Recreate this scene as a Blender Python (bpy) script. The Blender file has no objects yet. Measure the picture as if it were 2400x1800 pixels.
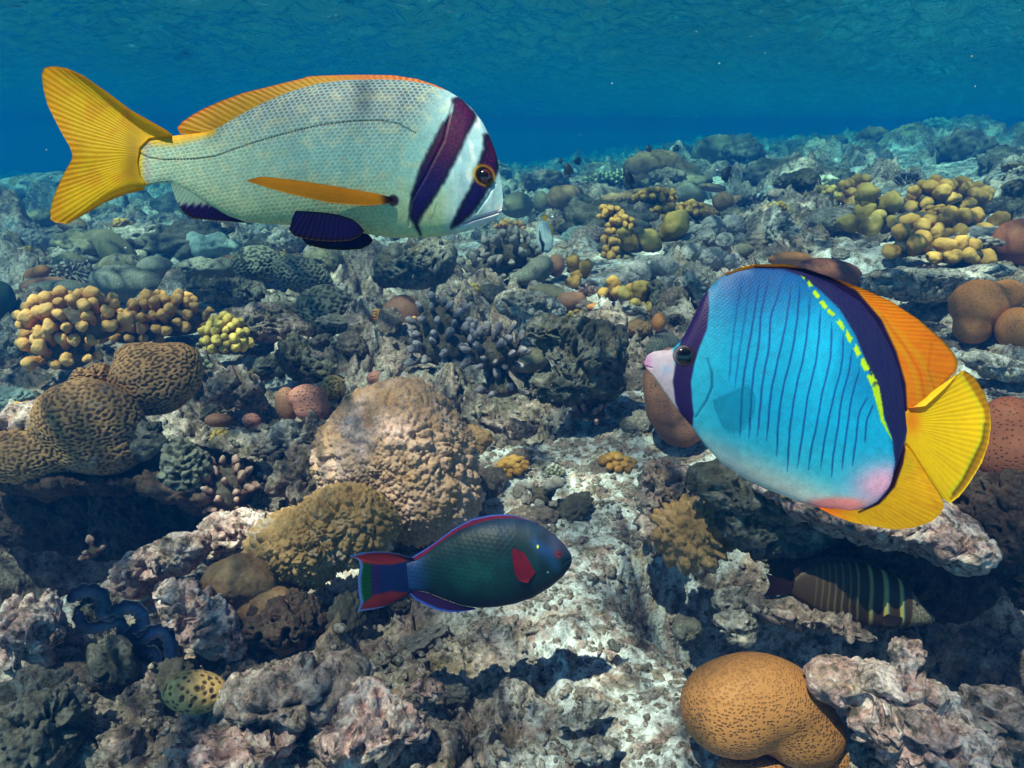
import bpy, bmesh, math, random
import numpy as np
from mathutils import Vector, Matrix

# ------------------------------------------------------------------ camera, light, world
SC = bpy.context.scene
COL = SC.collection
W, HT = 2400.0, 1800.0
FPX = 1200.0 / math.tan(math.radians(32.5))
PITCH = math.radians(16.5)
CAM = np.array([0.0, 0.0, 1.0])
R_ = np.array([1.0, 0, 0]); F_ = np.array([0, math.cos(PITCH), -math.sin(PITCH)]); U_ = np.array([0, math.sin(PITCH), math.cos(PITCH)])
cd = bpy.data.cameras.new('camera'); cam = bpy.data.objects.new('camera', cd); COL.objects.link(cam)
cd.sensor_width = 36; cd.lens = 18.0 / math.tan(math.radians(32.5)); cd.clip_start = 0.02; cd.clip_end = 400
cam.location = CAM; cam.rotation_euler = (math.radians(90) - PITCH, 0, 0); SC.camera = cam

SUN = np.array([-0.28, -0.34, 0.90]); SUN /= np.linalg.norm(SUN)
sl = bpy.data.lights.new('sun', 'SUN'); sl.energy = 5.0; sl.angle = math.radians(0.6); sl.color = (1.0, 0.69, 0.51)
so = bpy.data.objects.new('sun', sl); COL.objects.link(so)
so.rotation_euler = Vector(SUN).to_track_quat('Z', 'Y').to_euler(); so.location = (0, 0, 6)
wd = bpy.data.worlds.new('World'); SC.world = wd; wd.use_nodes = True
wn = wd.node_tree; wn.nodes.clear()
sky = wn.nodes.new('ShaderNodeTexSky'); sky.sky_type = 'NISHITA'; sky.sun_disc = False
sky.sun_elevation = math.asin(SUN[2]); sky.sun_rotation = math.atan2(SUN[0], SUN[1])
bg = wn.nodes.new('ShaderNodeBackground'); bg.inputs[1].default_value = 0.05
wo = wn.nodes.new('ShaderNodeOutputWorld'); wn.links.new(sky.outputs[0], bg.inputs[0]); wn.links.new(bg.outputs[0], wo.inputs[0])
vs = SC.view_settings; vs.view_transform = 'Standard'; vs.look = 'None'; vs.gamma = 1; vs.exposure = 1.82
try: vs.use_curve_mapping = False
except Exception: pass
cy = SC.cycles
cy.max_bounces = 8; cy.diffuse_bounces = 3; cy.glossy_bounces = 3; cy.transmission_bounces = 4; cy.transparent_max_bounces = 12
cy.volume_bounces = 1; cy.caustics_reflective = False; cy.caustics_refractive = False
cy.use_denoising = True; cy.use_adaptive_sampling = True; cy.adaptive_threshold = 0.015; cy.sample_clamp_indirect = 4

# ------------------------------------------------------------------ helpers: noise
def perm(seed):
    r = np.random.RandomState(seed); p = r.permutation(256); return np.concatenate([p, p, p]).astype(np.int32)
G3 = np.array([[1,1,0],[-1,1,0],[1,-1,0],[-1,-1,0],[1,0,1],[-1,0,1],[1,0,-1],[-1,0,-1],[0,1,1],[0,-1,1],[0,1,-1],[0,-1,-1],[1,1,0],[-1,1,0],[0,-1,1],[0,-1,-1]], np.float32)
def perlin(P, seed=0):
    p = perm(seed); P = np.asarray(P, np.float32)
    i = np.floor(P).astype(np.int32); f = P - i; i &= 255
    u = f*f*f*(f*(f*6-15)+10); out = 0
    for a in (0, 1):
        for b in (0, 1):
            for c in (0, 1):
                h = p[p[p[i[:,0]+a] + i[:,1]+b & 511] + i[:,2]+c & 511] & 15
                g = G3[h]
                d = g[:,0]*(f[:,0]-a) + g[:,1]*(f[:,1]-b) + g[:,2]*(f[:,2]-c)
                w = (u[:,0] if a else 1-u[:,0]) * (u[:,1] if b else 1-u[:,1]) * (u[:,2] if c else 1-u[:,2])
                out = out + w*d
    return out
def fbm(P, o=4, seed=0, gain=.5, lac=2.03, kind=0):
    s = 0; a = 1; t = 0
    for k in range(o):
        n = perlin(P*(lac**k) + 7.3*k, seed+k)
        if kind == 1: n = np.abs(n)*2 - .5       # billow
        if kind == 2: n = .5 - np.abs(n)*2       # ridged
        s = s + a*n; t += a; a *= gain
    return s/t
def worley(P, seed=0):
    P = np.asarray(P, np.float32); i = np.floor(P).astype(np.int64)
    F1 = np.full(len(P), 9., np.float32); F2 = F1.copy()
    for a in (-1,0,1):
        for b in (-1,0,1):
            for c in (-1,0,1):
                q = i + (a,b,c)
                h = (q[:,0]*73856093) ^ (q[:,1]*19349663) ^ (q[:,2]*83492791) ^ (seed*2654435)
                h = (h ^ (h >> 13))*1274126177 & 0xffffffff; h ^= h >> 16
                o = np.stack([(h & 1023)/1023., (h >> 10 & 1023)/1023., (h >> 20 & 1023)/1023.], 1)
                d = np.linalg.norm(q + o - P, axis=1).astype(np.float32)
                F2 = np.minimum(F2, np.maximum(F1, d)); F1 = np.minimum(F1, d)
    return F1, F2
def sm(a, b, x):
    t = np.clip((x-a)/(b-a), 0, 1); return t*t*(3-2*t)

# ------------------------------------------------------------------ helpers: objects
def meshnp(name, V, F, smooth=True, col=None):
    me = bpy.data.meshes.new(name); V = np.asarray(V, np.float32); F = np.asarray(F, np.int32); k = F.shape[1]
    me.vertices.add(len(V)); me.vertices.foreach_set('co', V.ravel())
    me.loops.add(F.size); me.loops.foreach_set('vertex_index', F.ravel())
    me.polygons.add(len(F)); me.polygons.foreach_set('loop_start', np.arange(0, F.size, k, dtype=np.int32))
    me.update(calc_edges=True); me.validate()
    me.polygons.foreach_set('use_smooth', np.full(len(me.polygons), smooth))
    if col is not None:
        at = me.color_attributes.new('tint', 'FLOAT_COLOR', 'POINT')
        at.data.foreach_set('color', np.concatenate([col, np.ones((len(col),1))], 1).astype(np.float32).ravel())
    return me
def link(name, me, mat=None, parent=None, loc=None):
    o = bpy.data.objects.new(name, me); COL.objects.link(o)
    if mat is not None and me is not None and not me.materials: me.materials.append(mat)
    if parent is not None: o.parent = parent
    if loc is not None: o.location = loc
    return o
def tag(o, label, cat, group=None, kind=None):
    o['label'] = label; o['category'] = cat
    if group: o['group'] = group
    if kind: o['kind'] = kind
    return o
def empty(name, loc):
    o = bpy.data.objects.new(name, None); COL.objects.link(o); o.location = loc; o.empty_display_size = .05; return o
def gridF(n, m, wrap=False):
    i, j = np.meshgrid(np.arange(n-1), np.arange(m if wrap else m-1), indexing='ij'); j2 = (j+1) % m
    return np.stack([i*m+j, i*m+j2, (i+1)*m+j2, (i+1)*m+j], -1).reshape(-1, 4)
_ico = {}
def ico(s):
    if s not in _ico:
        bm = bmesh.new(); bmesh.ops.create_icosphere(bm, subdivisions=s, radius=1)
        V = np.array([v.co[:] for v in bm.verts]); F = np.array([[v.index for v in f.verts] for f in bm.faces]); bm.free()
        _ico[s] = (V/np.linalg.norm(V, axis=1)[:, None], F)
    return _ico[s]
def P(u, v, D):
    u = np.asarray(u, float); v = np.asarray(v, float); D = np.asarray(D, float)
    return CAM + D[..., None]*(F_ + R_*((u-1200)/FPX)[..., None] + U_*((900-v)/FPX)[..., None])
def lin(c):
    c = np.asarray(c, float)/255.; return np.where(c <= .04045, c/12.92, ((c+.055)/1.055)**2.4)
ZM = {'z1': (0,0,1.8433), 'z2': (1200,0,1.8433), 'z3': (0,500,2.765), 'z4': (800,500,2.765), 'z5': (1450,550,2.2116), 'z6': (0,1000,2.07375),
      'z7': (700,1100,2.37), 'z8': (1500,1100,2.37), 'za': (1200,340,3.6867), 'zb': (1800,250,3.6867), 'zc': (2000,600,2.37), 'zd': (450,850,2.9493), 'zs': (0,0,1), 'ze': (0,400,4.424)}
def Z(z, pts):
    a, b, s = ZM[z]; pts = np.atleast_2d(np.asarray(pts, float)); return np.stack([a+pts[:,0]/s, b+pts[:,1]/s], 1)

# ------------------------------------------------------------------ helpers: nodes
class NT:
    def __init__(s, name):
        s.m = bpy.data.materials.new(name); s.m.use_nodes = True; s.t = s.m.node_tree; s.t.nodes.clear()
        s.out = s.t.nodes.new('ShaderNodeOutputMaterial'); s.b = s.t.nodes.new('ShaderNodeBsdfPrincipled')
        s.t.links.new(s.b.outputs[0], s.out.inputs[0]); s.tc = s.t.nodes.new('ShaderNodeTexCoord')
        s.b.inputs['Specular IOR Level'].default_value = .25; s.b.inputs['Roughness'].default_value = .75
    def n(s, ty, inp=None, **kw):
        x = s.t.nodes.new('ShaderNode'+ty)
        for k, v in kw.items(): setattr(x, k, v)
        for k, v in (inp or {}).items(): s.set(x.inputs[k], v)
        return x
    def set(s, sock, v):
        if hasattr(v, 'is_output') and v.is_output: s.t.links.new(v, sock)
        else: sock.default_value = v
    def noise(s, sc, det=4, rough=.55, vec=None, dist=0, w=None):
        d = {'Scale': sc, 'Detail': det, 'Roughness': rough, 'Distortion': dist, 'Vector': vec if vec is not None else s.tc.outputs['Object']}
        return s.n('TexNoise', d)
    def vor(s, sc, feat='F1', vec=None, rand=1):
        return s.n('TexVoronoi', {'Scale': sc, 'Vector': vec if vec is not None else s.tc.outputs['Object'], 'Randomness': rand}, feature=feat)
    def ramp(s, fac, stops, interp='LINEAR'):
        r = s.n('ValToRGB', {'Fac': fac}); e = r.color_ramp; e.interpolation = interp
        while len(e.elements) < len(stops): e.elements.new(.5)
        for q, (p, c) in zip(e.elements, stops):
            q.position = p; q.color = (c, c, c, 1) if not hasattr(c, '__len__') else (*c[:3], 1)
        return r.outputs[0]
    def mix(s, f, a, b, mode='MIX'):
        x = s.n('Mix', data_type='RGBA', blend_type=mode)
        for k, v in ((0, f), (6, a), (7, b)):
            if hasattr(v, 'is_output'): s.t.links.new(v, x.inputs[k])
            else: x.inputs[k].default_value = (*v[:3], 1) if hasattr(v, '__len__') else v
        return x.outputs[2]
    def math(s, op, a, b=0.):
        x = s.n('Math', operation=op); s.set(x.inputs[0], a); s.set(x.inputs[1], b); return x.outputs[0]
    def warp(s, sc, amt):
        nz = s.noise(sc, 2)
        v = s.n('VectorMath', operation='SUBTRACT'); s.t.links.new(nz.outputs['Color'], v.inputs[0]); v.inputs[1].default_value = (.5,.5,.5)
        k = s.n('VectorMath', operation='SCALE'); s.t.links.new(v.outputs[0], k.inputs[0]); k.inputs['Scale'].default_value = amt
        a = s.n('VectorMath', operation='ADD'); s.t.links.new(s.tc.outputs['Object'], a.inputs[0]); s.t.links.new(k.outputs[0], a.inputs[1])
        return a.outputs[0]
    def bump(s, h, st=.5, dist=.01, prev=None):
        x = s.n('Bump', {'Height': h, 'Strength': st, 'Distance': dist})
        if prev is not None: s.t.links.new(prev, x.inputs['Normal'])
        return x.outputs[0]
    def done(s, base, normal=None, rough=None):
        s.set(s.b.inputs['Base Color'], base if hasattr(base, 'is_output') else (*base, 1))
        if normal is not None: s.set(s.b.inputs['Normal'], normal)
        if rough is not None: s.set(s.b.inputs['Roughness'], rough)
        return s.m

def tuple_mix(s, pc, a, b):
    lum = sum(a)/3+sum(b)/3; f = min(1., lum/.42); return s.mix(1., pc, (f, f, f), 'MULTIPLY')
def rockmat(name, a=(.13,.135,.13), b=(.40,.28,.27), c=(.74,.65,.61), d=(.16,.13,.045), k=1.0, pale=.58, tint=False):
    s = NT(name)
    n1 = s.noise(5*k, 7, .62).outputs[0]; n2 = s.noise(38*k, 6, .7).outputs[0]; n3 = s.noise(9*k, 5, .65, dist=1.0).outputs[0]; n4 = s.noise(140*k, 3, .6).outputs[0]
    col = s.ramp(n1, [(.33, a), (.5, b), (pale, tuple(.5*x+.5*y for x, y in zip(b, c))), (pale+.12, c)])
    col = s.mix(s.ramp(n3, [(.53, 0), (.66, .75)]), col, d)
    vc = s.n('SeparateColor', {0: s.vor(13*k, 'F1', s.warp(14*k, .09)).outputs['Color']}).outputs[0]
    pc = s.ramp(vc, [(.0, (.36,.24,.23)), (.22, (.20,.15,.05)), (.42, (.50,.46,.42)), (.6, (.10,.13,.12)), (.78, (.44,.27,.16)), (.9, (.28,.20,.25))], 'CONSTANT')
    col = s.mix(s.ramp(s.noise(16*k, 5, .7).outputs[0], [(.47, 0), (.58, .55)]), col, tuple_mix(s, pc, a, b))
    col = s.mix(s.ramp(n2, [(.38, .9), (.50, 0)]), col, (.03,.028,.022))  # crevice darkness painted in by noise, where the bump dips
    col = s.mix(s.ramp(n2, [(.55, 0), (.72, .75)]), col, tuple(min(1, x*1.25) for x in c))
    if tint: col = s.mix(s.math('MULTIPLY', s.n('Attribute', attribute_name='tint').outputs['Fac'], s.ramp(n2, [(.38, .2), (.5, .95)])), col, (.74,.81,.88))
    v = s.vor(55*k, 'F1', s.warp(30*k, .02)).outputs['Distance']
    col = s.mix(s.ramp(n4, [(.40, .45), (.55, 0)]), col, (.10,.09,.08))
    nb = s.bump(n2, .8, .012); nb = s.bump(s.ramp(v, [(.08, 0), (.34, 1)]), .6, .006, nb); nb = s.bump(n4, .6, .004, nb)
    return s.done(col, nb, .85)
def brainmat(name, ridge, valley, rough_patch=None):
    s = NT(name); h = s.n('Attribute', attribute_name='tint').outputs['Fac']
    nz = s.noise(8, 5, .6).outputs[0]; nf = s.noise(110, 4, .65).outputs[0]; n3 = s.noise(26, 5, .7).outputs[0]
    rc = s.mix(s.ramp(nz, [(.4, 0), (.62, .75)]), ridge, tuple(x*.6 for x in ridge)); rc = s.mix(s.ramp(n3, [(.56, 0), (.7, .6)]), rc, tuple(min(.8, x*1.5+.06) for x in ridge))
    col = s.mix(h, valley, rc); col = s.mix(s.ramp(nf, [(.35, .6), (.55, 0)]), col, tuple(x*.45 for x in ridge))
    if rough_patch: col = s.mix(s.ramp(s.noise(5.5, 6, .7).outputs[0], [(.56, 0), (.60, .85)]), col, rough_patch)
    return s.done(col, s.bump(nf, .5, .003), .75)
def maze(p, wl, seed, aniso=(1,1,1.35)):
    rs = np.random.RandomState(seed); k = rs.randn(48, 3); k /= np.linalg.norm(k, axis=1)[:,None]; k *= (1+.12*rs.randn(48))[:,None]; ph = rs.rand(48)*6.28
    w = p + .25*wl*np.stack([perlin(p/wl*.5, seed), perlin(p/wl*.5+7, seed+1), perlin(p/wl*.5+3, seed+2)], 1)
    f = np.zeros(len(p)); q = w*np.array(aniso)*(2*math.pi/wl)
    for a, b in zip(k, ph): f += np.cos(q@a+b)
    return f/math.sqrt(24)
def dotmat(name, base, dot, sc, top=None, r=(.16, .34), depth=.004, pzr=(.36, .58)):
    s = NT(name)
    v = s.vor(sc, 'F1', s.warp(8, .02), .75).outputs['Distance']; nz = s.noise(6, 5, .6).outputs[0]; nf = s.noise(120, 3).outputs[0]
    c = s.mix(s.ramp(nz, [(.35, 0), (.65, .6)]), base, tuple(x*.6 for x in base))
    h = s.ramp(v, [(r[0], 0), (r[1], 1)]); pz = s.ramp(s.noise(9, 3).outputs[0], [(pzr[0], .25), (pzr[1], 1)])
    if top: pz = s.math('MULTIPLY', pz, s.n('MapRange', {'Value': s.n('SeparateXYZ', {0: s.tc.outputs['Object']}).outputs[2], 'From Min': top[1], 'From Max': top[0]}).outputs[0])
    m = s.math('MULTIPLY', s.math('SUBTRACT', 1., h), pz)
    c = s.mix(m, c, dot); c = s.mix(s.ramp(nf, [(.35, .35), (.6, 0)]), c, tuple(x*.6 for x in base))
    return s.done(c, s.bump(nf, .25, .002, s.bump(h, .7, depth)), .6)
def plainmat(name, a, b, tip=None, sc=14, bs=.35, bd=.004, fine=90, rough=.65, tipz=(.0, .03), third=None):
    s = NT(name)
    nz = s.noise(sc, 6, .65).outputs[0]; nf = s.noise(fine, 4, .65).outputs[0]
    c = s.mix(s.ramp(nz, [(.36, 0), (.64, 1)]), a, b)
    if third: c = s.mix(s.ramp(s.noise(sc*.6, 5, .7, dist=.6).outputs[0], [(.52, 0), (.64, .9)]), c, third)
    c = s.mix(s.ramp(nf, [(.34, .55), (.55, 0)]), c, tuple(x*.5 for x in a))
    if tip:
        z = s.n('SeparateXYZ', {0: s.tc.outputs['Object']}).outputs[2]
        mr = s.n('MapRange', {'Value': z, 'From Min': tipz[0], 'From Max': tipz[1]}).outputs[0]
        c = s.mix(mr, c, tip)
    return s.done(c, s.bump(nf, bs, bd, s.bump(nz, .4, .01)), rough)
def groovemat(name, a, b, sc=60, wsc=6, depth=.006, fac=(.3, .6)):
    s = NT(name)
    w = s.n('TexWave', {'Scale': sc, 'Distortion': 14, 'Detail': 2, 'Detail Scale': 1.2, 'Vector': s.warp(wsc, .12)}, wave_type='BANDS').outputs[1]
    h = s.ramp(w, [(fac[0], 0), (fac[1], 1)]); nz = s.noise(9, 5, .6).outputs[0]
    c = s.mix(h, b, s.mix(nz, a, tuple(x*.6 for x in a)))
    return s.done(c, s.bump(h, .9, depth, s.bump(s.noise(80, 4).outputs[0], .4, .003)), .75)
def tintmat(name, rough=.4, spec=.4, fine=200, bs=.12, fn=.22):
    s = NT(name); at = s.n('Attribute', attribute_name='tint')
    nf = s.noise(fine, 4, .6).outputs[0]
    c = s.mix(s.ramp(nf, [(.3, fn), (.6, 0)]), at.outputs[0], (.02,.03,.05))
    s.b.inputs['Specular IOR Level'].default_value = spec
    return s.done(c, s.bump(nf, bs, .001), rough)

# ------------------------------------------------------------------ reef bed
LD = np.log(np.array([.3,.6,1.0,1.25,1.6,2.0,2.5,3.2,4.2,6,9,14,25,60]))
ZD = np.array([-.05,-.01,0,.02,.03,.045,.113,.18,.27,.345,.385,.39,.36,.30])
_ld = np.linspace(LD[0], LD[-1], 400); _zz = np.interp(_ld, LD, ZD); _k = np.exp(-np.linspace(-2, 2, 25)**2); _k /= _k.sum()
_zz = np.convolve(np.pad(_zz, 12, 'edge'), _k, 'valid')
FEAT = []
def H(x, y):
    x = np.asarray(x, float); y = np.asarray(y, float)
    D = np.log(np.clip(np.hypot(y, .25*x), .3, 60)); z = np.interp(D, _ld, _zz)
    xs = 9*np.tanh(x/9); z = z + .06*xs + np.where(xs > 0, .006, .0042)*xs*xs*np.clip(np.abs(y)/4, 0, 1)
    z = z - .03*np.maximum(np.abs(y)-12, 0).clip(0, 25)/(1+np.exp((x-2)/3.))
    for (fx, fy, rx, ry, h) in FEAT:
        z = z + h*np.exp(-(((x-fx)/rx)**2 + ((y-fy)/ry)**2)**1.5)
    return z
def hit(u, v):
    t = np.geomspace(.4, 60, 1500); p = P(np.full(1500, u), np.full(1500, v), t)
    below = np.nonzero(p[:,2] < H(p[:,0], p[:,1]))[0]
    return float(t[below[0]]) if len(below) else 30.
def feat(u, v, rx, ry, h):
    D = hit(u, v); p = P(u, v, D); return (p[0], p[1], rx, ry, h)
_f = [feat(2040, 640, .5, .35, .08), feat(2250, 1740, .30, .12, .10), feat(560, 1720, .40, .10, .07), feat(40, 1560, .18, .12, .09)]
_pits = [feat(120, 1200, .30, .26, -.50), feat(380, 1190, .16, .16, -.30), feat(2280, 1380, .55, .26, -.55), feat(1950, 1400, .2, .13, -.25), feat(1200, 955, .17, .15, -.30), feat(1640, 1330, .16, .12, -.2),
      feat(930, 665, .22, .25, -.30), feat(760, 1380, .14, .12, -.2)]
FEAT.extend(_f)

# ------------------------------------------------------------------ water surface, haze
def water():
    nr, nc = 520, 420; y = np.concatenate([np.linspace(-4, 1.9, 40), np.geomspace(2, 95, nr-40)]); s = np.linspace(-1, 1, nc)
    Y, S = np.meshgrid(y, s, indexing='ij'); X = S*(3+.95*np.maximum(Y, 0)); x = X.ravel(); yy = Y.ravel()
    q = np.stack([x*1.0, yy*.55, 0*x], 1)
    z = 2.45 + .22*fbm(q*.7, 3, 31) + .16*fbm(q*2.1, 3, 32, kind=2)
    s_ = NT('water_surface_film'); t = s_.t; t.nodes.remove(s_.b)
    geo = s_.n('NewGeometry')
    w1 = s_.n('Mapping', {'Vector': s_.tc.outputs['Object'], 'Scale': (1.0, .55, 1)}).outputs[0]
    nb = s_.bump(s_.noise(6, 4, .6, w1).outputs[0], 1., .08)
    fr = s_.n('Fresnel', {'IOR': 1.333, 'Normal': nb})
    vv = s_.vor(4.2, 'SMOOTH_F1', s_.warp(2.2, .25)).outputs['Distance']; v2 = s_.vor(9.5, 'SMOOTH_F1', s_.warp(4, .15)).outputs['Distance']
    ca = s_.math('MULTIPLY', s_.ramp(vv, [(.25, .26), (.5, .55), (.72, 1)]), s_.ramp(v2, [(.15, .55), (.6, 1)]))  # caustic dapple put into the film's transparent colour, patterning the sunlight
    tr = s_.n('BsdfTransparent'); cc = s_.n('CombineColor'); t.links.new(ca, cc.inputs[0]); t.links.new(ca, cc.inputs[1]); t.links.new(ca, cc.inputs[2]); t.links.new(cc.outputs[0], tr.inputs[0])
    gl = s_.n('BsdfGlossy', {'Color': (.12, .62, .78, 1), 'Roughness': .03, 'Normal': nb})
    mx = s_.n('MixShader'); t.links.new(fr.outputs[0], mx.inputs[0]); t.links.new(tr.outputs[0], mx.inputs[1]); t.links.new(gl.outputs[0], mx.inputs[2]); t.links.new(mx.outputs[0], s_.out.inputs[0])
    o = link('water_surface', meshnp('water_surface', np.stack([x, yy, z], 1), gridF(nr, nc)), s_.m); o['kind'] = 'structure'
water()
def haze():
    me = bpy.data.meshes.new('haze'); bm = bmesh.new(); bmesh.ops.create_cube(bm, size=1); bm.to_mesh(me); bm.free()
    m = bpy.data.materials.new('sea_water_haze'); m.use_nodes = True; t = m.node_tree; t.nodes.clear()
    o_ = t.nodes.new('ShaderNodeOutputMaterial'); v = t.nodes.new('ShaderNodeVolumePrincipled')
    v.inputs['Color'].default_value = (.001, .041, .160, 1); v.inputs['Absorption Color'].default_value = (.17, .732, .834, 1)
    v.inputs['Density'].default_value = .235; v.inputs['Anisotropy'].default_value = 0.1
    t.links.new(v.outputs[0], o_.inputs['Volume']); m.cycles.homogeneous_volume = True
    o = link('haze', me, m); z0, z1 = -1.6, 2.85; o.scale = (260, 112, z1-z0); o.location = (0, 44, (z0+z1)/2); o['kind'] = 'stuff'
haze()
# ------------------------------------------------------------------ lobed solids: boulders, coral heads, rocks
def sdf(q, E, k):
    d = None
    for (c, r, rot) in E:
        p = q - c
        if rot: cs, sn = math.cos(rot), math.sin(rot); p = np.stack([p[:,0]*cs+p[:,1]*sn, -p[:,0]*sn+p[:,1]*cs, p[:,2]], 1)
        e = (np.linalg.norm(p/r, axis=1)-1)*min(r)
        if d is None: d = e
        else: h = np.clip(.5+.5*(e-d)/k, 0, 1); d = e*(1-h)+d*h - k*h*(1-h)
    return d
def radial(dirs, E, k, cen, R):
    n = len(dirs); r = np.full(n, R); done = np.zeros(n, bool); st = R/40.
    for i in range(40):
        m = ~done; 
        if not m.any(): break
        s = sdf(cen + dirs[m]*r[m][:,None], E, k); ii = np.nonzero(m)[0]; ins = s < 0; done[ii[ins]] = True; r[ii[~ins]] -= st
    r = np.maximum(r, st); lo = r.copy(); hi = r+st
    for i in range(7):
        md = (lo+hi)/2; s = sdf(cen + dirs*md[:,None], E, k); lo = np.where(s < 0, md, lo); hi = np.where(s < 0, hi, md)
    return lo
def lobes_px(z, L):
    E = []; s = ZM[z][2]
    for l in L:
        u, v = Z(z, l[:2])[0]; rx, ry = l[2]/s, l[3]/s; rot = -math.radians(l[4]) if len(l) > 4 else 0; rd = l[5]/s if len(l) > 5 else .9*(rx+ry)/2; dd = l[6]/s if len(l) > 6 else 0
        E.append((np.array([u, -v, dd]), np.array([rx, ry, rd]), rot))
    return E
def blob(z, L, D, loc, k=.25, sub=None, disp=None, cen=None):
    E = lobes_px(z, L); rm = np.mean([min(e[1][:2]) for e in E]); mx = max(max(e[1]) for e in E)
    c = np.average([e[0] for e in E], axis=0, weights=[e[1][0]*e[1][1] for e in E]) if cen is None else np.array([*(Z(z, cen)[0]*[1,-1]), 0.])
    R = max(np.linalg.norm(e[0]-c)+max(e[1]) for e in E)*1.05
    if sub is None: rr = R/2.344; sub = 4 if rr < 13 else 5 if rr < 42 else 6 if rr < 120 else 7
    dirs, F = ico(sub); r = radial(dirs, E, k*rm, c, R); q = c + dirs*r[:,None]
    Vw = P(q[:,0], -q[:,1], np.full(len(q), D)) + F_*(q[:,2]*D/FPX)[:,None]
    dw = dirs@np.stack([R_, U_, F_])
    fn = np.cross(Vw[F[:,1]]-Vw[F[:,0]], Vw[F[:,2]]-Vw[F[:,0]]); vn = np.zeros_like(Vw)
    for i in range(3): np.add.at(vn, F[:,i], fn)
    vn /= np.linalg.norm(vn, axis=1)[:,None]+1e-12
    if (vn*dw).sum() < 0: vn = -vn; F = F[:, ::-1]
    dw = vn
    if disp is not None: Vw = Vw + dw*disp(Vw)[:,None]
    return Vw - loc, F, dw
def d_rock(a=1., fine=1.):
    def f(p):
        w = p + .04*np.stack([perlin(p*6, 1), perlin(p*6+5, 2), perlin(p*6+9, 3)], 1)
        mk = .35+.65*sm(-.25,.2,perlin(p*7, 46)); fine_ = fine*mk
        h = .065*a*fbm(w*5.5, 3, 41, kind=1) + .026*a*mk*fbm(w*15, 3, 42, kind=2) + .011*fine_*fbm(w*45, 3, 43) + .004*fine_*perlin(w*120, 47) - .024*fine*sm(.15, .42, perlin(w*27, 44)) - .010*fine*sm(.2,.4,perlin(w*70, 45))
        return h
    return f
def d_soft(a=.012, s=9): return lambda p: a*fbm(p*s, 3, 51)
def d_nod(a=1.):
    def f(p):
        w = p + .015*np.stack([perlin(p*12, 1), perlin(p*12+5, 2), perlin(p*12+9, 3)], 1)
        F1, F2 = worley(w*36, 5); G1, G2 = worley(w*85, 6); g = sm(-.3, .25, perlin(w*5, 7))
        return .040*fbm(p*4.5, 4, 52) + a*(.016*sm(0,.38,F2-F1)*(.4+.6*g) + .012*(1-F1)*(.4+.6*g) + .008*sm(0,.35,G2-G1)) + .004*fbm(p*60, 2, 53) - .012*sm(.25,.45,perlin(w*18, 8))
    return f
def d_lump(a=.02, s=22):
    def f(p):
        F1, F2 = worley(p*s + .5*np.stack([perlin(p*s*.7, 1)]*3, 1), 9); return a*(1-F1) + a*.35*fbm(p*s*3, 3, 54) + a*fbm(p*s*.4, 2, 55)
    return f

M = {}
M['rock'] = rockmat('reef_rock')
M['rock_pink'] = rockmat('pink_crusted_rock', (.30,.20,.19), (.68,.42,.42), (.90,.74,.74), (.20,.16,.06), pale=.47)
M['rock_pale'] = rockmat('pale_rock', (.30,.31,.31), (.52,.48,.48), (.85,.80,.78), (.22,.20,.12), pale=.5)
M['rock_dark'] = rockmat('dark_turfed_rock', (.06,.075,.07), (.15,.15,.14), (.33,.34,.32), (.10,.09,.03), pale=.6)
M['brain'] = brainmat('maze_coral', (.44,.25,.12), (.06,.032,.022), (.26,.21,.17))
M['brain2'] = brainmat('maze_coral_orange', (.56,.30,.14), (.08,.04,.026))
M['brain_dark'] = brainmat('dark_maze_coral', (.20,.21,.18), (.02,.024,.02))
M['cell'] = brainmat('celled_coral', (.80,.50,.20), (.05,.03,.02))
M['pink_dome'] = dotmat('pink_pored_coral', (.66,.27,.22), (.14,.07,.05), 95, r=(.2,.42))
M['brown_dome'] = dotmat('brown_pored_coral', (.32,.15,.10), (.09,.05,.03), 130)
M['tan_lobe'] = dotmat('tan_pored_coral', (.48,.21,.065), (.17,.07,.025), 185, r=(.26,.46), depth=.003, pzr=(.2, .4), top=(.10, .15))
M['red_lobe'] = dotmat('red_brown_pored_coral', (.34,.11,.06), (.07,.03,.02), 120)
M['orange_lobe'] = dotmat('orange_pored_coral', (.60,.23,.07), (.12,.05,.02), 130)
M['nod'] = plainmat('nodular_coral', (.50,.29,.17), (.68,.45,.37), sc=11, bs=.9, bd=.008, fine=110, rough=.75, third=(.90,.62,.62))
M['nod2'] = plainmat('olive_nodular_coral', (.30,.18,.08), (.52,.32,.15), sc=14, bs=.8, bd=.006, fine=130, third=(.55,.46,.42))
M['olive_dome'] = plainmat('olive_dome_coral', (.20,.19,.12), (.28,.24,.17), sc=9, bs=.5, fine=110, third=(.36,.27,.20))
M['grey_dome'] = groovemat('grey_grooved_coral', (.36,.36,.33), (.13,.14,.13), 42, 5, .005)
M['soft'] = plainmat('grey_soft_coral', (.30,.29,.30), (.50,.47,.50), sc=26, bs=.9, bd=.006, fine=70, third=(.62,.58,.62))
M['blue_soft'] = plainmat('blue_soft_coral', (.25,.36,.38), (.40,.50,.50), sc=20, bs=.6, fine=80)
M['brown_soft'] = plainmat('brown_soft_coral', (.20,.11,.06), (.36,.22,.12), sc=14, bs=.4, fine=90)
M['teal_dome'] = plainmat('teal_dome_coral', (.05,.10,.10), (.08,.13,.12), sc=9, bs=.4)
M['maroon'] = rockmat('maroon_shade_rock', (.030,.016,.014), (.07,.035,.03), (.14,.08,.07), (.03,.02,.012), pale=.6)  # dark maroon rock; the shade of the hollows is put into its colour
M['base'] = rockmat('coral_base', (.05,.045,.04), (.10,.085,.07), (.2,.17,.14), (.05,.045,.02))
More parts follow.
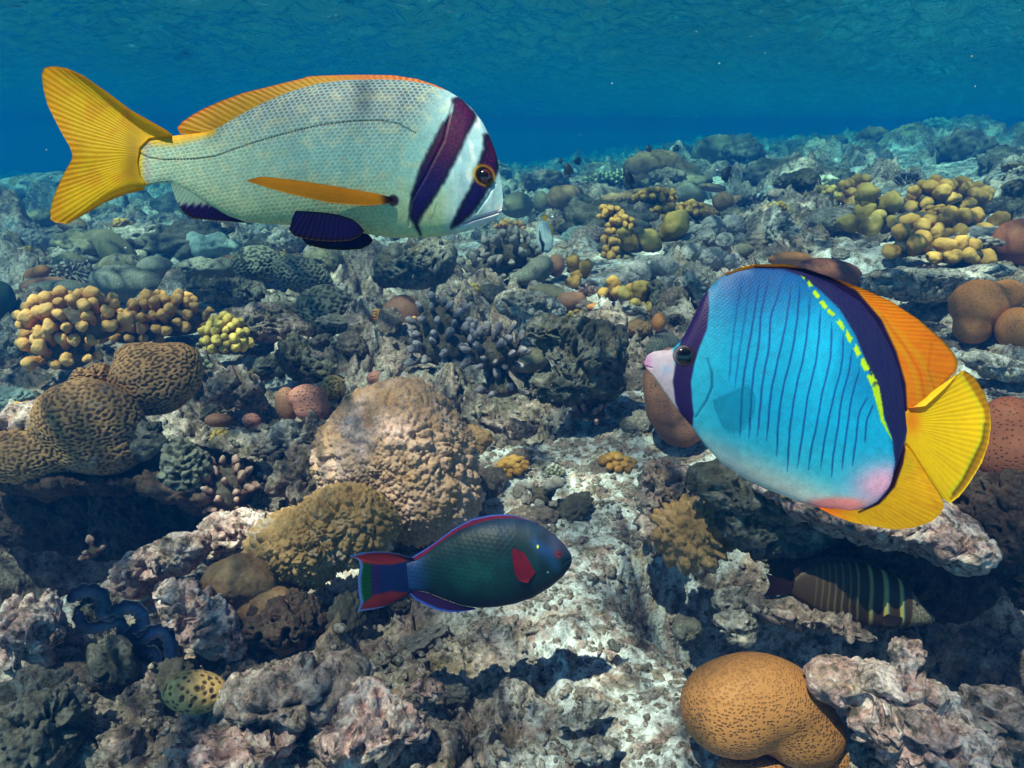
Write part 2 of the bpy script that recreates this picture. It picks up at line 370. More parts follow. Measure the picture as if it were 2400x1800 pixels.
M['tanb'] = plainmat('tan_branch', (.52,.19,.04), (.64,.27,.06), tip=(.92,.50,.18), sc=3, bs=.4, bd=.03, fine=14, tipz=(.45, 1.05))
M['yelb'] = plainmat('yellow_branch', (.42,.23,.03), (.50,.30,.05), tip=(.90,.66,.18), sc=3, bs=.4, bd=.03, fine=14, tipz=(.5, 1.0))
M['blub'] = plainmat('slate_branch', (.06,.055,.07), (.12,.10,.12), tip=(.42,.38,.46), sc=3, bs=.5, bd=.03, fine=12, tipz=(.45, 1.05))
M['gryb'] = plainmat('grey_branch', (.17,.14,.14), (.26,.22,.22), tip=(.42,.38,.38), sc=3, bs=.6, bd=.03, fine=10, tipz=(.4, 1.05))
M['lobb'] = plainmat('yellow_brown_lobe', (.26,.12,.03), (.44,.23,.05), tip=(.70,.39,.10), sc=2.2, bs=.25, bd=.02, fine=16, tipz=(.35, 1.05))
M['whib'] = plainmat('whitish_branch', (.34,.34,.24), (.44,.44,.32), tip=(.86,.86,.72), sc=3, bs=.4, bd=.03, fine=14, tipz=(.5, 1.0))
M['grnb'] = plainmat('green_tipped_branch', (.14,.16,.09), (.22,.24,.12), tip=(.80,.86,.55), sc=3, bs=.3, bd=.03, fine=14, tipz=(.62, .95))
M['olib'] = plainmat('olive_lobe', (.22,.14,.03), (.34,.22,.05), tip=(.56,.40,.12), sc=2.2, bs=.25, bd=.02, fine=16, tipz=(.4, 1.05))
M['redb'] = plainmat('reddish_twig', (.15,.07,.07), (.22,.11,.10), tip=(.52,.34,.30), sc=3, bs=.4, bd=.03, fine=14, tipz=(.55, 1.05))

def branch_mesh(kind, seed):
    rs = np.random.RandomState(seed); E = []
    def e(x, y, z_, a, b, c): E.append((np.array([x,y,z_],float), np.array([a,b,c],float), 0))
    if kind == 'knob':
        e(0,0,.45,.20,.20,.55); e(0,0,.80,.29,.27,.26)
        for i in range(rs.randint(1, 4)): t = rs.rand()*6.28; e(.18*math.cos(t), .18*math.sin(t), .55+.35*rs.rand(), .17, .17, .17)
    if kind == 'slim':
        e(0,0,.45,.14,.14,.55); e(.02,0,.85,.16,.16,.2)
        for i in range(rs.randint(1, 3)): t = rs.rand()*6.28; e(.17*math.cos(t), .17*math.sin(t), .5+.3*rs.rand(), .13, .13, .17)
    if kind == 'lobe':
        e(0,0,.45,.38,.36,.5); e(.10*rs.randn(),.08*rs.randn(),.68,.42,.38,.34)
        if rs.rand() < .5: t = rs.rand()*6.28; e(.3*math.cos(t), .3*math.sin(t), .6, .26, .26, .28)
    if kind == 'ball': e(0,0,.6,.36,.36,.36); e(0,0,.3,.22,.22,.4)
    d, F = ico(4); r = radial(d, E, .09, np.array([0,0,.55]), 1.2); V = np.array([0,0,.55]) + d*r[:,None]
    V = V + d*(.09*perlin(V*2.6+seed, seed+3) + .05*fbm(V*5+seed, 3, seed) + (.015 if kind in ('lobe','ball') else .035)*perlin(V*13+seed, seed+1))[:,None]
    return V, F
_bm = {}
def bmesh_of(kind, seed, mat):
    k = (kind, seed, mat)
    if k not in _bm: V, F = branch_mesh(kind, seed); _bm[k] = meshnp('branch', V, F); _bm[k].materials.append(M[mat])
    return _bm[k]
def place(me, name, root, pos, nrm, s, sl=1., spin=0.):
    o = bpy.data.objects.new(name, me); COL.objects.link(o); o.parent = root; o.location = pos
    o.rotation_mode = 'QUATERNION'; q = Vector(nrm).to_track_quat('Z', 'Y'); from_ = Matrix.Rotation(spin, 3, 'Z').to_quaternion(); o.rotation_quaternion = q @ from_; o.scale = (s, s, s*sl); return o

SPECS = []
def S_(*a, **k): SPECS.append((a, k))
# kind, zoom, lobes (x,y,rx,ry,rot,rdepth,ddepth), base point, material, displacement, name, label, category
mz, rk, cf = 'solid', 'solid', 'finger'
# --- left side
S_(mz,'z3',[(585,1350,350,265,5),(210,1560,320,200,0),(600,1540,320,160)],(500,1690),'brain',d_soft(.02,5),'brain_coral','large front maze patterned coral boulder over the dark left hollow','coral', at=(170,1310), sub=7)
S_(mz,'z3',[(990,1090,270,220,0),(1000,920,240,80),(1160,1010,130,180,-20)],(950,1330),'brain2',d_soft(.014,8),'brain_coral','orange maze patterned coral boulder just behind the large front one','coral', at=(360,1250), sub=7)
S_(mz,'z3',[(580,1060,140,85,-10)],(560,1130),'brain2',d_rock(.3,.5),'brain_coral','small eroded maze coral wedged between the two large maze boulders','coral', at=(200,1280))
S_(mz,'z3',[(170,1400,210,190,0)],(100,1700),'rock_pink',d_rock(.5,1),'reef_rock','pinkish crusted rock at the left edge beside the front maze coral','rock', at=(40,1310))
S_(mz,'z3',[(960,1450,110,130)],(950,1600),'rock_dark',d_rock(.5,1),'reef_rock','dark rock knob with pale cup below the orange maze coral','rock', at=(350,1300))
S_(mz,'z3',[(1860,1240,72,118,-8)],(1850,1350),'brown_dome',d_soft(.006,14),'dome_coral','narrow brown pored coral knob left of the pink dome','coral')
S_(mz,'z3',[(1995,1190,125,85),(2020,1260,110,95)],(2000,1370),'pink_dome',d_soft(.006,12),'dome_coral','pink pored coral dome by the big nodular boulder','coral')
S_(mz,'z3',[(2160,1130,78,78)],(2150,1200),'cell',d_soft(.004,14),'dome_coral','round yellowish celled coral ball behind the pink dome','coral')
S_(mz,'z3',[(1630,1340,62,48)],(1630,1385),'pink_dome',d_soft(.005,14),'dome_coral','small orange brown coral ball under the dark ledge left of the pink dome','coral')
S_(mz,'z3',[(1420,1340,90,45)],(1420,1380),'brown_dome',d_soft(.005,14),'dome_coral','flat brown coral patch under the dark ledge','coral')
S_(mz,'z3',[(1520,1130,200,150,0),(1640,1210,90,90)],(1500,1330),'rock',d_rock(.8,1.2),'reef_rock','turf covered rock left of the small coral domes','rock')
S_(mz,'z3',[(1870,1450,130,95)],(1850,1550),'rock_pale',d_rock(.5,1),'reef_rock','pale white speckled rock below the pink dome','rock')
S_(cf,'z3',[(1460,800,150,150)],(1440,960),'yelb',('ball',100,.034),'finger_coral','small yellow knobby coral cluster beside the grey mound','coral')
S_(cf,'z3',[(500,700,360,170),(420,880,240,170)],(400,1060),'tanb',('knob',100,.052),'finger_coral','broad tan knobby finger coral behind the maze boulders, left half','coral')
S_(cf,'z3',[(1100,680,320,150),(850,760,240,110)],(1000,860),'tanb',('knob',100,.046),'finger_coral','broad tan knobby finger coral behind the maze boulders, right half','coral')
S_(mz,'z3',[(1650,720,240,130,0),(1870,760,180,100)],(1700,860),'rock',d_rock(.5,1.),'reef_rock','rounded grey mound behind the small yellow knobby coral','rock')
S_(mz,'z3',[(1700,1000,90,60),(1900,960,160,110),(2080,1000,120,80)],(1900,1100),'rock_dark',d_rock(1,1.3),'reef_rock','dark rugged rock ledge above the coral domes','rock')
S_(mz,'z3',[(500,190,88,88,-30),(560,150,80,45)],(470,260),'olive_dome',d_soft(.02,5),'dome_coral','left lobe of the smooth dark double dome under the yellow tail','coral')
S_(mz,'z3',[(690,180,100,75,30),(760,260,160,95,42)],(760,340),'olive_dome',d_soft(.02,5),'dome_coral','right lobe of the smooth dark double dome, long and sloping','coral')
S_(mz,'z3',[(450,345,108,88)],(450,420),'olive_dome',d_soft(.015,6),'dome_coral','round olive dome in front of the double dome','coral')
S_(mz,'z3',[(250,400,95,55,-20)],(230,460),'orange_lobe',d_soft(.02,8),'dome_coral','low yellow rimmed coral left of the round olive dome','coral')
S_(mz,'z3',[(830,460,240,120,8)],(830,560),'grey_dome',d_soft(.02,6),'brain_coral','wide low coral mound with fine grooves fanning out','coral')
S_(mz,'z3',[(1010,350,125,72)],(1010,420),'grey_dome',d_soft(.02,6),'brain_coral','smooth grey mound behind the fan grooved coral','coral')
S_(mz,'z3',[(1330,360,210,70)],(1300,440),'grey_dome',d_rock(.4,.6),'brain_coral','low grooved grey mound right of the smooth grey mound','coral')
S_(mz,'z3',[(420,500,220,70)],(400,560),'grey_dome',d_rock(.3,.6),'reef_rock','flat pale grey shelf just behind the tan finger coral','rock')
S_(mz,'z3',[(1670,330,160,120)],(1650,450),'brain_dark',d_soft(.02,8),'brain_coral','dark ridged dome coral, upper left of the dark ridged group','coral')
S_(mz,'z3',[(1960,400,200,110,25)],(1950,510),'brain_dark',d_soft(.02,7),'brain_coral','long dark ridged coral, middle of the dark ridged group','coral')
S_(mz,'z3',[(2110,640,190,170)],(2080,810),'brain_dark',d_soft(.02,7),'brain_coral','large dark ridged coral boulder, lowest of the dark ridged group','coral')
S_(mz,'z3',[(1450,500,260,90),(1650,560,160,80)],(1500,600),'rock_dark',d_rock(1,1.4),'reef_rock','dark jagged reef rock behind the tan finger coral','rock')
S_(mz,'z3',[(-20,560,110,120)],(0,660),'teal_dome',d_soft(.02,5),'dome_coral','dark teal dome cut by the left edge of the picture','coral')
S_(mz,'z3',[(1380,220,160,70),(1270,200,60,50),(1480,240,70,60)],(1380,290),'blue_soft',d_lump(.05,9),'soft_coral','pale blue bubbly soft coral below the anal fin of the large fish','coral')
S_(mz,'z3',[(1860,180,130,90,-10)],(1850,260),'rock_pale',d_rock(.4,.6),'reef_rock','bright white rock under the belly of the large fish','rock')
S_(mz,'z3',[(2100,320,140,95)],(2100,430),'olive_dome',d_rock(.3,.5),'dome_coral','brownish lumpy dome under the dark pelvic fin of the large fish','coral')
S_(mz,'z3',[(100,860,140,90)],(80,960),'rock_pale',d_rock(.5,1),'reef_rock','pale rock at the left edge below the tan finger coral','rock')
# --- lower left
S_(mz,'z6',[(800,640,250,110,-18),(640,740,120,110)],(740,860),'rock_pink',d_rock(.5,1),'reef_rock','flat topped pinkish rock right of the dark left hollow','rock')
S_(mz,'z6',[(960,900,250,110,28),(1100,1040,110,90,20)],(980,1110),'rock_pink',d_rock(.5,1.2),'reef_rock','pink speckled rock sloping down to the right beside the blue clam','rock')
S_(mz,'z6',[(1150,760,150,110),(1080,860,100,80),(1280,900,140,100)],(1230,1000),'brown_soft',d_lump(.018,16),'soft_coral','brown folded soft coral under the olive nodular lobe','coral')
S_(mz,'z6',[(950,1290,150,92,4)],(950,1375),'cell',d_soft(.005,10),'brain_coral','small oval honeycomb coral right of the blue clam','coral')
S_(mz,'z6',[(160,950,210,100,15),(60,1060,150,100)],(150,1120),'rock_pink',d_rock(.8,1.3),'reef_rock','jagged pink rock left of the blue clam','rock')
S_(mz,'z6',[(540,1150,130,130,-20)],(540,1290),'rock_dark',d_rock(.5,1),'reef_rock','dark rock wedge in front of the blue clam','rock')
S_(mz,'z6',[(180,1450,230,210)],(180,1659),'rock_dark',d_rock(1,1.3),'reef_rock','dark broken rock in the lower left corner','rock')
S_(mz,'z6',[(1350,1330,330,130,-12)],(1350,1470),'rock',d_rock(.9,1.3),'reef_rock','grey rock ridge right of the honeycomb coral','rock')
S_(mz,'z6',[(1150,1560,330,120,-8)],(1150,1690),'rock_pink',d_rock(.9,1.3),'reef_rock','pink and grey rubble ridge at the bottom left of the picture','rock')
S_(cf,'z6',[(1090,300,130,160)],(1080,440),'redb',('slim',90,.045),'twig_coral','reddish twiggy coral in the shade left of the big nodular boulder','coral', at=(520,1260))
S_(cf,'z6',[(455,610,45,50)],(450,660),'redb',('slim',22,.04),'twig_coral','tiny pink twig coral inside the dark left hollow','coral')
S_(mz,'z6',[(900,200,110,130)],(880,330),'brain_dark',d_rock(.4,.6),'brain_coral','shaded pitted coral knob above the dark left hollow','coral', at=(420,1300))
# --- centre boulder
S_(mz,'zd',[(1430,620,500,480,0,440),(1560,850,420,380,0,380,-20),(1120,640,260,300,0,280,20)],(1500,1250),'nod',d_nod(.7),'nodular_coral','big round nodular pink and ochre coral boulder in the centre','coral', sub=7)
S_(mz,'zd',[(770,1260,310,225,-5,260,-30),(1080,1120,320,260,0,260)],(760,1540),'nod2',d_nod(.8),'nodular_coral','olive brown nodular lobe at the foot of the big round boulder','coral', sub=7, at=(700,1420))
S_(mz,'zd',[(840,800,300,210,-10,260,60)],(700,1000),'rock',d_rock(.9,1.3),'reef_rock','knobbly grey rock against the left flank of the big round boulder','rock')
S_(mz,'zd',[(320,1180,330,180,-5)],(300,1330),'rock_pink',d_rock(.5,1),'reef_rock','low pinkish rock left of the olive nodular lobe','rock')
S_(mz,'z4',[(225,1070,62,48)],(225,1110),'pink_dome',d_soft(.004,14),'dome_coral','small orange brown coral ball on the rim of the big round boulder','coral')
# --- centre
S_(mz,'z4',[(400,650,135,120),(390,720,115,100)],(390,820),'brown_dome',d_soft(.006,9),'dome_coral','smooth brown coral dome left of the slate finger coral','coral')
S_(mz,'z4',[(450,330,250,150),(600,300,150,150),(350,420,160,60)],(450,480),'rock_dark',d_rock(.7,1),'reef_rock','dark rock with olive crust overhanging the blue shade in the middle','rock', at=(950,715))
S_(mz,'z4',[(600,290,150,130)],(600,440),'olive_dome',d_rock(.3,.6),'dome_coral','olive dome on the dark overhanging rock below the head of the large fish','coral')
S_(cf,'z4',[(640,720,190,160),(700,860,250,180)],(620,1000),'blub',('slim',100,.052),'finger_coral','slate grey finger coral right of the smooth brown dome','coral')
S_(cf,'z4',[(1000,900,200,160),(1040,1130,120,80)],(1000,1180),'blub',('slim',90,.046),'finger_coral','slate grey finger coral above the dark central hollow','coral', at=(1180,1010))
S_(cf,'z4',[(1100,270,220,120),(950,370,180,100)],(1000,440),'gryb',('slim',100,.06),'finger_coral','grey dead branching coral thicket below the tiny striped fish','coral')
S_(mz,'z4',[(1600,900,280,240),(1500,1120,330,140,0,330,160),(1420,780,220,120)],(1450,1330),'rock_dark',d_rock(.8,1.2),'reef_rock','big dark rock boulder overhanging the central hollow','rock', at=(1330,1020), sub=7)
S_(mz,'z4',[(1230,600,240,110,12),(1290,800,160,170)],(1250,940),'rock_pale',d_rock(.4,.9),'reef_rock','pale sandy rock slab right of the slate finger coral','rock')
S_(mz,'z4',[(1700,760,150,130),(1560,700,120,60)],(1650,860),'rock',d_rock(.5,1),'reef_rock','rounded grey rock on top of the big dark boulder','rock')
S_(mz,'z4',[(1270,370,110,80,-30),(1200,420,110,60)],(1250,450),'grey_dome',d_soft(.02,6),'dome_coral','smooth pale grey mound behind the sandy slab','coral')
S_(mz,'z4',[(1390,340,58,72)],(1390,410),'brown_dome',d_soft(.01,9),'dome_coral','small brown pored knob on the pale grey mound','coral')
S_(mz,'z4',[(1480,570,90,60),(1540,560,45,50)],(1450,630),'brown_dome',d_soft(.01,9),'dome_coral','dark brown knob with speckled side on the sandy slab','coral')
S_(cf,'z4',[(1500,370,50,30),(1575,390,42,48),(1490,440,52,42)],(1520,480),'lobb',('lobe',5,.055),'lobe_coral','three little yellow brown lobes in the grey middle reef','coral')
S_(mz,'z4',[(1030,1380,150,60,10),(1150,1400,150,60)],(1050,1450),'rock',d_rock(.5,1.2),'reef_rock','grey green rock shelf below the central hollow','rock')
S_(cf,'z4',[(1610,1290,120,75)],(1600,1360),'redb',('slim',60,.035),'twig_coral','tiny pink twig coral in the dark hollow right of the middle','coral')
S_(mz,'z4',[(2090,880,120,110)],(2080,1000),'grey_dome',d_soft(.008,8),'dome_coral','pale topped dome behind the snout of the blue butterflyfish','coral')
S_(mz,'z5',[(270,820,140,230),(330,980,130,120),(200,760,70,120)],(300,1100),'brown_dome',d_soft(.012,6),'lobe_coral','dark brown coral lobe behind the head of the blue butterflyfish','coral')
# --- mid right
S_(mz,'za',[(400,470,100,115,-10),(500,430,120,85)],(420,570),'brown_soft',d_soft(.02,5),'dome_coral','brown pleated coral dome below the upright black fish','coral')
S_(mz,'za',[(250,490,65,90)],(250,580),'olive_dome',d_soft(.02,5),'dome_coral','narrow olive dome left of the pleated brown dome','coral')
S_(mz,'za',[(610,545,125,120)],(610,650),'rock_dark',d_soft(.012,8),'dome_coral','round charcoal coral dome left of the yellow brown lobes','coral')
S_(mz,'za',[(40,520,140,110)],(40,620),'olive_dome',d_soft(.02,5),'dome_coral','dim olive mound right under the mouth of the large fish','coral')
S_(cf,'za',[(790,330,170,60),(960,290,90,70)],(820,400),'grnb',('slim',100,.06),'finger_coral','low plate of white and green tipped branches','coral')
S_(mz,'za',[(720,220,120,70)],(700,280),'brown_soft',d_soft(.04,4),'dome_coral','brown mound behind the white tipped branches','coral')
S_(mz,'za',[(1250,200,230,90),(1400,260,170,100),(1150,320,160,70)],(1250,380),'brown_soft',d_lump(.09,4),'dome_coral','large brown folded coral mound below the blue water','coral')
S_(mz,'za',[(1540,440,130,100,20)],(1540,540),'grey_dome',d_soft(.03,5),'dome_coral','smooth grey dome behind the yellow brown lobes','coral')
S_(mz,'za',[(1740,370,110,38,8)],(1740,400),'brown_soft',d_soft(.03,5),'lobe_coral','long reddish brown coral bar near the dark blue fish','coral')
S_(mz,'za',[(1820,490,90,90)],(1820,580),'brown_soft',d_soft(.02,6),'dome_coral','dull brown dome left of the whitish knobby coral','coral')
S_(mz,'za',[(1000,480,180,70),(860,480,130,60)],(900,560),'brown_soft',d_rock(.5,.6),'reef_rock','brown ledge behind the yellow brown lobes','rock')
S_(cf,'za',[(1240,460,200,60),(1330,600,130,90),(1550,570,120,70),(1660,630,60,40)],(1300,680),'lobb',('lobe',80,.042),'lobe_coral','upper spread of yellow brown coral lobes right of the charcoal dome','coral')
S_(cf,'za',[(850,600,90,60),(930,690,120,50),(860,800,70,60),(840,940,70,60)],(880,1000),'lobb',('lobe',40,.034),'lobe_coral','left chain of small yellow coral lobes','coral')
S_(cf,'za',[(1070,870,110,80),(1310,770,70,60),(1250,880,60,50),(1400,800,40,40)],(1200,960),'olib',('lobe',10,.10),'lobe_coral','big olive brown coral lobes among the small yellow ones','coral')
S_(mz,'za',[(970,570,80,60),(1150,640,120,70)],(1100,720),'rock_dark',d_rock(.5,.8),'reef_rock','dark grey rock between the yellow brown lobes','rock')
for i, (x, y, r, w) in enumerate([(1510,730,62,'upper left knob, nearest the olive lobes'),(1600,745,58,'second knob of the upper row'),(1740,710,90,'big knob in the middle of the upper row'),(1910,690,85,'large pale knob at the upper right'),(1510,850,90,'dark broad knob at the left'),(1690,810,80,'pinkish knob in the centre'),(1850,830,72,'wrinkled knob right of the centre'),(1980,820,60,'small knob at the right end'),(1560,940,80,'orange based knob at the lower left'),(1740,970,100,'broad knob in the lower middle'),(1910,1010,62,'round knob at the lower right')]):
    S_(mz,'za',[(x,y,r,r*.85),(x+r*.5,y+r*.3,r*.6,r*.5)],(x,y+r*.9),'soft',d_lump(.020,26),'soft_coral','grey wrinkled soft coral bank, '+w,'coral',group='grey wrinkled soft coral knobs',sub=5)
for i, (x, y, r, w) in enumerate([(1320,1050,115,'big pale knob'),(1090,1090,120,'wide pale knob left of the big one'),(880,1190,115,'low darker knob at the left end'),(1320,1190,68,'round small knob below the big one'),(1010,1160,80,'cracked knob in the middle')]):
    S_(mz,'za',[(x,y,r,r*.62),(x-r*.4,y+r*.2,r*.6,r*.4)],(x,y+r*.7),'soft',d_lump(.016,30),'soft_coral','lavender soft coral ridge above the brown lobes, '+w,'coral',group='lavender soft coral knobs',sub=5)
S_(mz,'za',[(1310,1330,140,110),(1250,1230,90,60)],(1300,1450),'rock_dark',d_rock(.8,1.2),'reef_rock','grey fuzzy rock under the lavender soft coral','rock')
S_(cf,'za',[(890,1290,110,75)],(880,1370),'lobb',('lobe',12,.05),'lobe_coral','orange brown lobes under the lavender soft coral, left group','coral')
S_(cf,'za',[(1090,1310,90,40),(1150,1390,80,45)],(1120,1430),'olib',('lobe',10,.055),'lobe_coral','grey brown lobes under the lavender soft coral, right group','coral')
S_(mz,'za',[(1270,1530,55,80),(720,1400,2,2)][:1],(1270,1610),'orange_lobe',d_soft(.01,8),'lobe_coral','single upright yellow brown lobe near the edge of the blue butterflyfish','coral')
S_(mz,'za',[(720,1400,75,42)],(720,1440),'orange_lobe',d_soft(.01,8),'lobe_coral','low brown lobe at the left foot of the lavender ridge','coral')
S_(mz,'za',[(780,1500,180,90)],(780,1600),'rock',d_rock(.5,1.2),'reef_rock','rough speckled rock below the brown lobes','rock')
S_(mz,'za',[(1050,1430,130,50,15)],(1050,1500),'rock_pale',d_rock(.3,.8),'reef_rock','pale ledge edge below the grey brown lobes','rock')
S_(mz,'za',[(1560,1200,170,120,-10),(1650,1330,120,120)],(1600,1440),'rock_pale',d_rock(.6,1.2),'reef_rock','pale yellowish rock behind the forehead of the blue butterflyfish','rock')
S_(mz,'za',[(1430,1500,90,50)],(1430,1550),'rock',d_rock(.4,.8),'reef_rock','small grey and orange rock beside the butterflyfish forehead','rock')
S_(mz,'zb',[(120,1000,90,110,10),(60,1100,80,120),(210,1080,60,60)],(100,1250),'rock_pale',d_rock(.8,1.3),'reef_rock','whitish pointed rubble pile beside the grey soft coral','rock')
S_(cf,'zb',[(290,630,130,60),(450,670,170,60),(250,720,120,40)],(400,740),'whib',('ball',100,.05),'finger_coral','whitish knobby coral on the middle slope','coral')
S_(cf,'zb',[(380,850,140,70),(520,760,100,60)],(400,910),'olib',('lobe',60,.040),'lobe_coral','small olive yellow lobes below the whitish knobby coral','coral')
S_(cf,'zb',[(250,930,100,40),(470,920,110,35)],(380,980),'lobb',('lobe',40,.035),'lobe_coral','row of little yellow lobes beside the pointed white rubble','coral')
S_(cf,'zb',[(680,820,70,40),(780,700,90,55),(860,790,90,36),(660,740,70,40)],(760,870),'lobb',('lobe',30,.06),'lobe_coral','yellow brown lobes curling in a hook on the middle slope','coral')
S_(cf,'zb',[(900,870,110,55),(800,1020,130,75),(950,1010,80,100)],(880,1150),'olib',('lobe',30,.085),'lobe_coral','dull brown big lobes left of the yellow lobe mound','coral')
S_(cf,'zb',[(1420,800,220,130),(1680,820,180,150),(1150,870,100,100)],(1400,1000),'lobb',('lobe',80,.066),'lobe_coral','upper part of the large yellow brown lobe mound at the right','coral')
S_(cf,'zb',[(1350,1100,200,120),(1650,1080,230,140),(1900,1080,80,120)],(1500,1220),'lobb',('lobe',80,.066),'lobe_coral','middle part of the large yellow brown lobe mound at the right','coral')
S_(cf,'zb',[(1180,1220,150,110),(1650,1290,260,90)],(1450,1380),'lobb',('lobe',70,.062),'lobe_coral','lowest part of the large yellow brown lobe mound above the pale ledge','coral')
S_(mz,'zb',[(1900,740,80,90,-35),(1880,640,90,25,-40)],(1880,830),'rock_pale',d_rock(.4,.8),'reef_rock','white streaked rock spike behind the yellow lobe mound','rock')
S_(mz,'zb',[(2030,480,130,90)],(2030,560),'rock_dark',d_soft(.03,5),'dome_coral','dark brown dome high on the right slope','coral')
S_(mz,'zb',[(2160,880,120,90),(2150,700,130,80)],(2120,960),'rock_dark',d_rock(.5,.8),'reef_rock','dull grey rock behind the yellow lobes at the right edge','rock')
S_(mz,'zb',[(2160,1170,220,200)],(2120,1350),'red_lobe',d_soft(.01,6),'dome_coral','large smooth reddish brown dome at the right edge','coral')
S_(mz,'zb',[(190,1320,190,65)],(190,1390),'orange_lobe',d_soft(.006,8),'dome_coral','orange topped dome peeping over the back of the blue butterflyfish','coral')
S_(mz,'zb',[(520,1440,290,130,8)],(520,1560),'red_lobe',d_soft(.008,6),'dome_coral','broad red brown pored dome behind the butterflyfish back','coral')
S_(mz,'zb',[(1350,1500,560,100,2),(1250,1590,420,90,6),(1900,1420,250,55)],(1300,1750),'rock_pale',d_rock(.35,1),'reef_rock','wide bright pinkish white ledge under the yellow lobe mound','rock')
S_(mz,'zc',[(700,270,160,140,0),(660,400,100,90),(850,220,100,90)],(690,500),'orange_lobe',d_soft(.008,6),'lobe_coral','brown lobed coral with a scooped foot on the pale ledge','coral')
S_(mz,'zc',[(920,410,115,125,-15)],(900,540),'orange_lobe',d_soft(.008,6),'lobe_coral','rounder brown lobe at the right edge beside the lobed coral','coral')
S_(mz,'zc',[(760,610,180,60,15),(900,640,90,60)],(780,700),'rock_pale',d_rock(.5,1),'reef_rock','crumbly white rock between the brown lobes and the dark pored coral','rock')
S_(mz,'zc',[(870,940,160,170,0),(900,1100,210,200)],(860,1330),'red_lobe',d_soft(.012,5),'lobe_coral','large dark brown pored coral behind the yellow tail','coral', at=(2300,1430))
# --- lower right
S_(mz,'z8',[(1640,330,310,175,10,600,380),(1750,420,190,150,0,300),(1250,310,330,105,20,420,200),(900,180,200,70,20,300,200)],(1600,590),'rock_pink',d_rock(.5,1.1),'reef_rock','pale rock shelf roofing the dark right hollow under the yellow tail','rock', at=(2200,1530))
S_(mz,'z8',[(700,200,280,120,25),(420,90,150,110)],(700,380),'rock_dark',d_rock(.5,1),'reef_rock','dark rock slope under the belly of the blue butterflyfish','rock', at=(1800,1450))
S_(mz,'z8',[(280,340,165,150),(360,300,100,80)],(250,500),'nod2',d_nod(1.3),'nodular_coral','golden knobbly coral left of the dark right hollow','coral', at=(1610,1400))
S_(mz,'z8',[(80,120,110,170,-5),(60,330,70,150),(230,80,110,110)],(80,520),'rock',d_rock(.7,1.3),'reef_rock','rugged upright rock left of the golden knobbly coral','rock')
S_(mz,'z8',[(700,320,300,150,15),(900,330,200,130)],(700,560),'rock_dark',d_rock(.5,1),'reef_rock','dim brown rock wall behind the striped surgeonfish','rock', at=(1850,1420))
S_(mz,'z8',[(540,250,300,250)][:0] or [(2080,300,280,330,0,600,300),(2220,620,200,200)],(2100,900),'maroon',d_rock(.5,1),'reef_rock','black shaded rock wall at the right edge','rock', at=(2380,1480))  # shade beside the right hollow put into this wall's near-black colour
S_(mz,'z8',[(1130,1190,150,100,10),(1480,1060,120,130,0),(1400,1250,380,170,15),(1600,1480,480,260,20)],(1500,1700),'rock_pink',d_rock(.55,1.2),'reef_rock','jagged pink crusted ledge in the lower right corner','rock', sub=7)
S_(mz,'z8',[(1980,1400,260,200,15)],(1980,1659),'rock',d_rock(.8,1.2),'reef_rock','dull rock slope at the right edge of the lower corner','rock')
S_(mz,'z8',[(850,800,280,70,10),(1130,900,200,60,12)],(900,930),'rock',d_rock(.7,1.3),'reef_rock','rubbly rock rim under the striped surgeonfish','rock')
S_(mz,'z8',[(500,720,90,60,-25)],(480,790),'rock_pale',d_rock(.4,.8),'reef_rock','bright pale rock chip left of the surgeonfish tail','rock')
S_(mz,'z8',[(270,900,90,70)],(270,960),'rock_dark',d_rock(.4,.8),'reef_rock','dark lump of rock on the white sand','rock')
S_(mz,'z8',[(520,870,120,100)],(500,960),'rock_pale',d_rock(.6,1),'reef_rock','pale rock lump right of the dark lump on the sand','rock')
S_(mz,'z8',[(530,1320,300,265,0),(740,1260,320,215,25),(900,1455,240,195,12)],(750,1630),'tan_lobe',d_soft(.004,6),'lobe_coral','smooth tan pored coral with two lobes on the bottom right sand','coral',k=.28, sub=7)
S_(mz,'z8',[(620,1650,190,45),(1090,1620,80,80)],(640,1690),'tan_lobe',d_soft(.004,6),'lobe_coral','low tan coral fold under the smooth two lobed coral','coral')
S_(mz,'z7',[(700,1215,135,60,10)],(700,1290),'rock_pink',d_rock(.4,.9),'reef_rock','pale pink rock knob on the edge of the parrotfish shadow','rock')
S_(mz,'z7',[(420,1440,330,150,5)],(420,1600),'rock_pink',d_rock(.9,1.3),'reef_rock','pitted pink rock below the parrotfish shadow','rock')
S_(mz,'z7',[(1770,975,55,40)],(1770,1010),'rock_dark',d_rock(.2,.5),'reef_rock','single dark purple stone on the white sand','rock')
S_(mz,'z7',[(1560,1380,150,60,-20),(1650,1300,70,50)],(1560,1450),'rock_pale',d_rock(.4,1),'reef_rock','pale bony coral rubble left of the smooth tan coral','rock')
S_(mz,'z7',[(1650,1560,160,60,-12)],(1650,1630),'rock_pale',d_rock(.4,1),'reef_rock','white barnacled slab at the bottom edge of the picture','rock')
S_(cf,'z7',[(1350,150,75,80)],(1340,220),'gryb',('knob',30,.05),'finger_coral','small grey knobby coral right of the big round boulder','coral')
S_(mz,'zs',[(150,1128,350,46,0,330,270),(420,1150,120,60,15,200,150)],(170,1170),'maroon',d_rock(.5,1),'reef_rock','dark maroon rock shelf carrying the maze boulders over the left hollow','rock',at=(170,1310))  # overhang added to keep the left hollow dark, itself in the shade colour
S_(mz,'zs',[(140,1250,420,130,0,120,330)],(170,1330),'maroon',d_rock(.6,1),'reef_rock','maroon black back wall inside the left hollow','rock',at=(170,1310))  # wall added so the left hollow reads dark; shade is in its colour
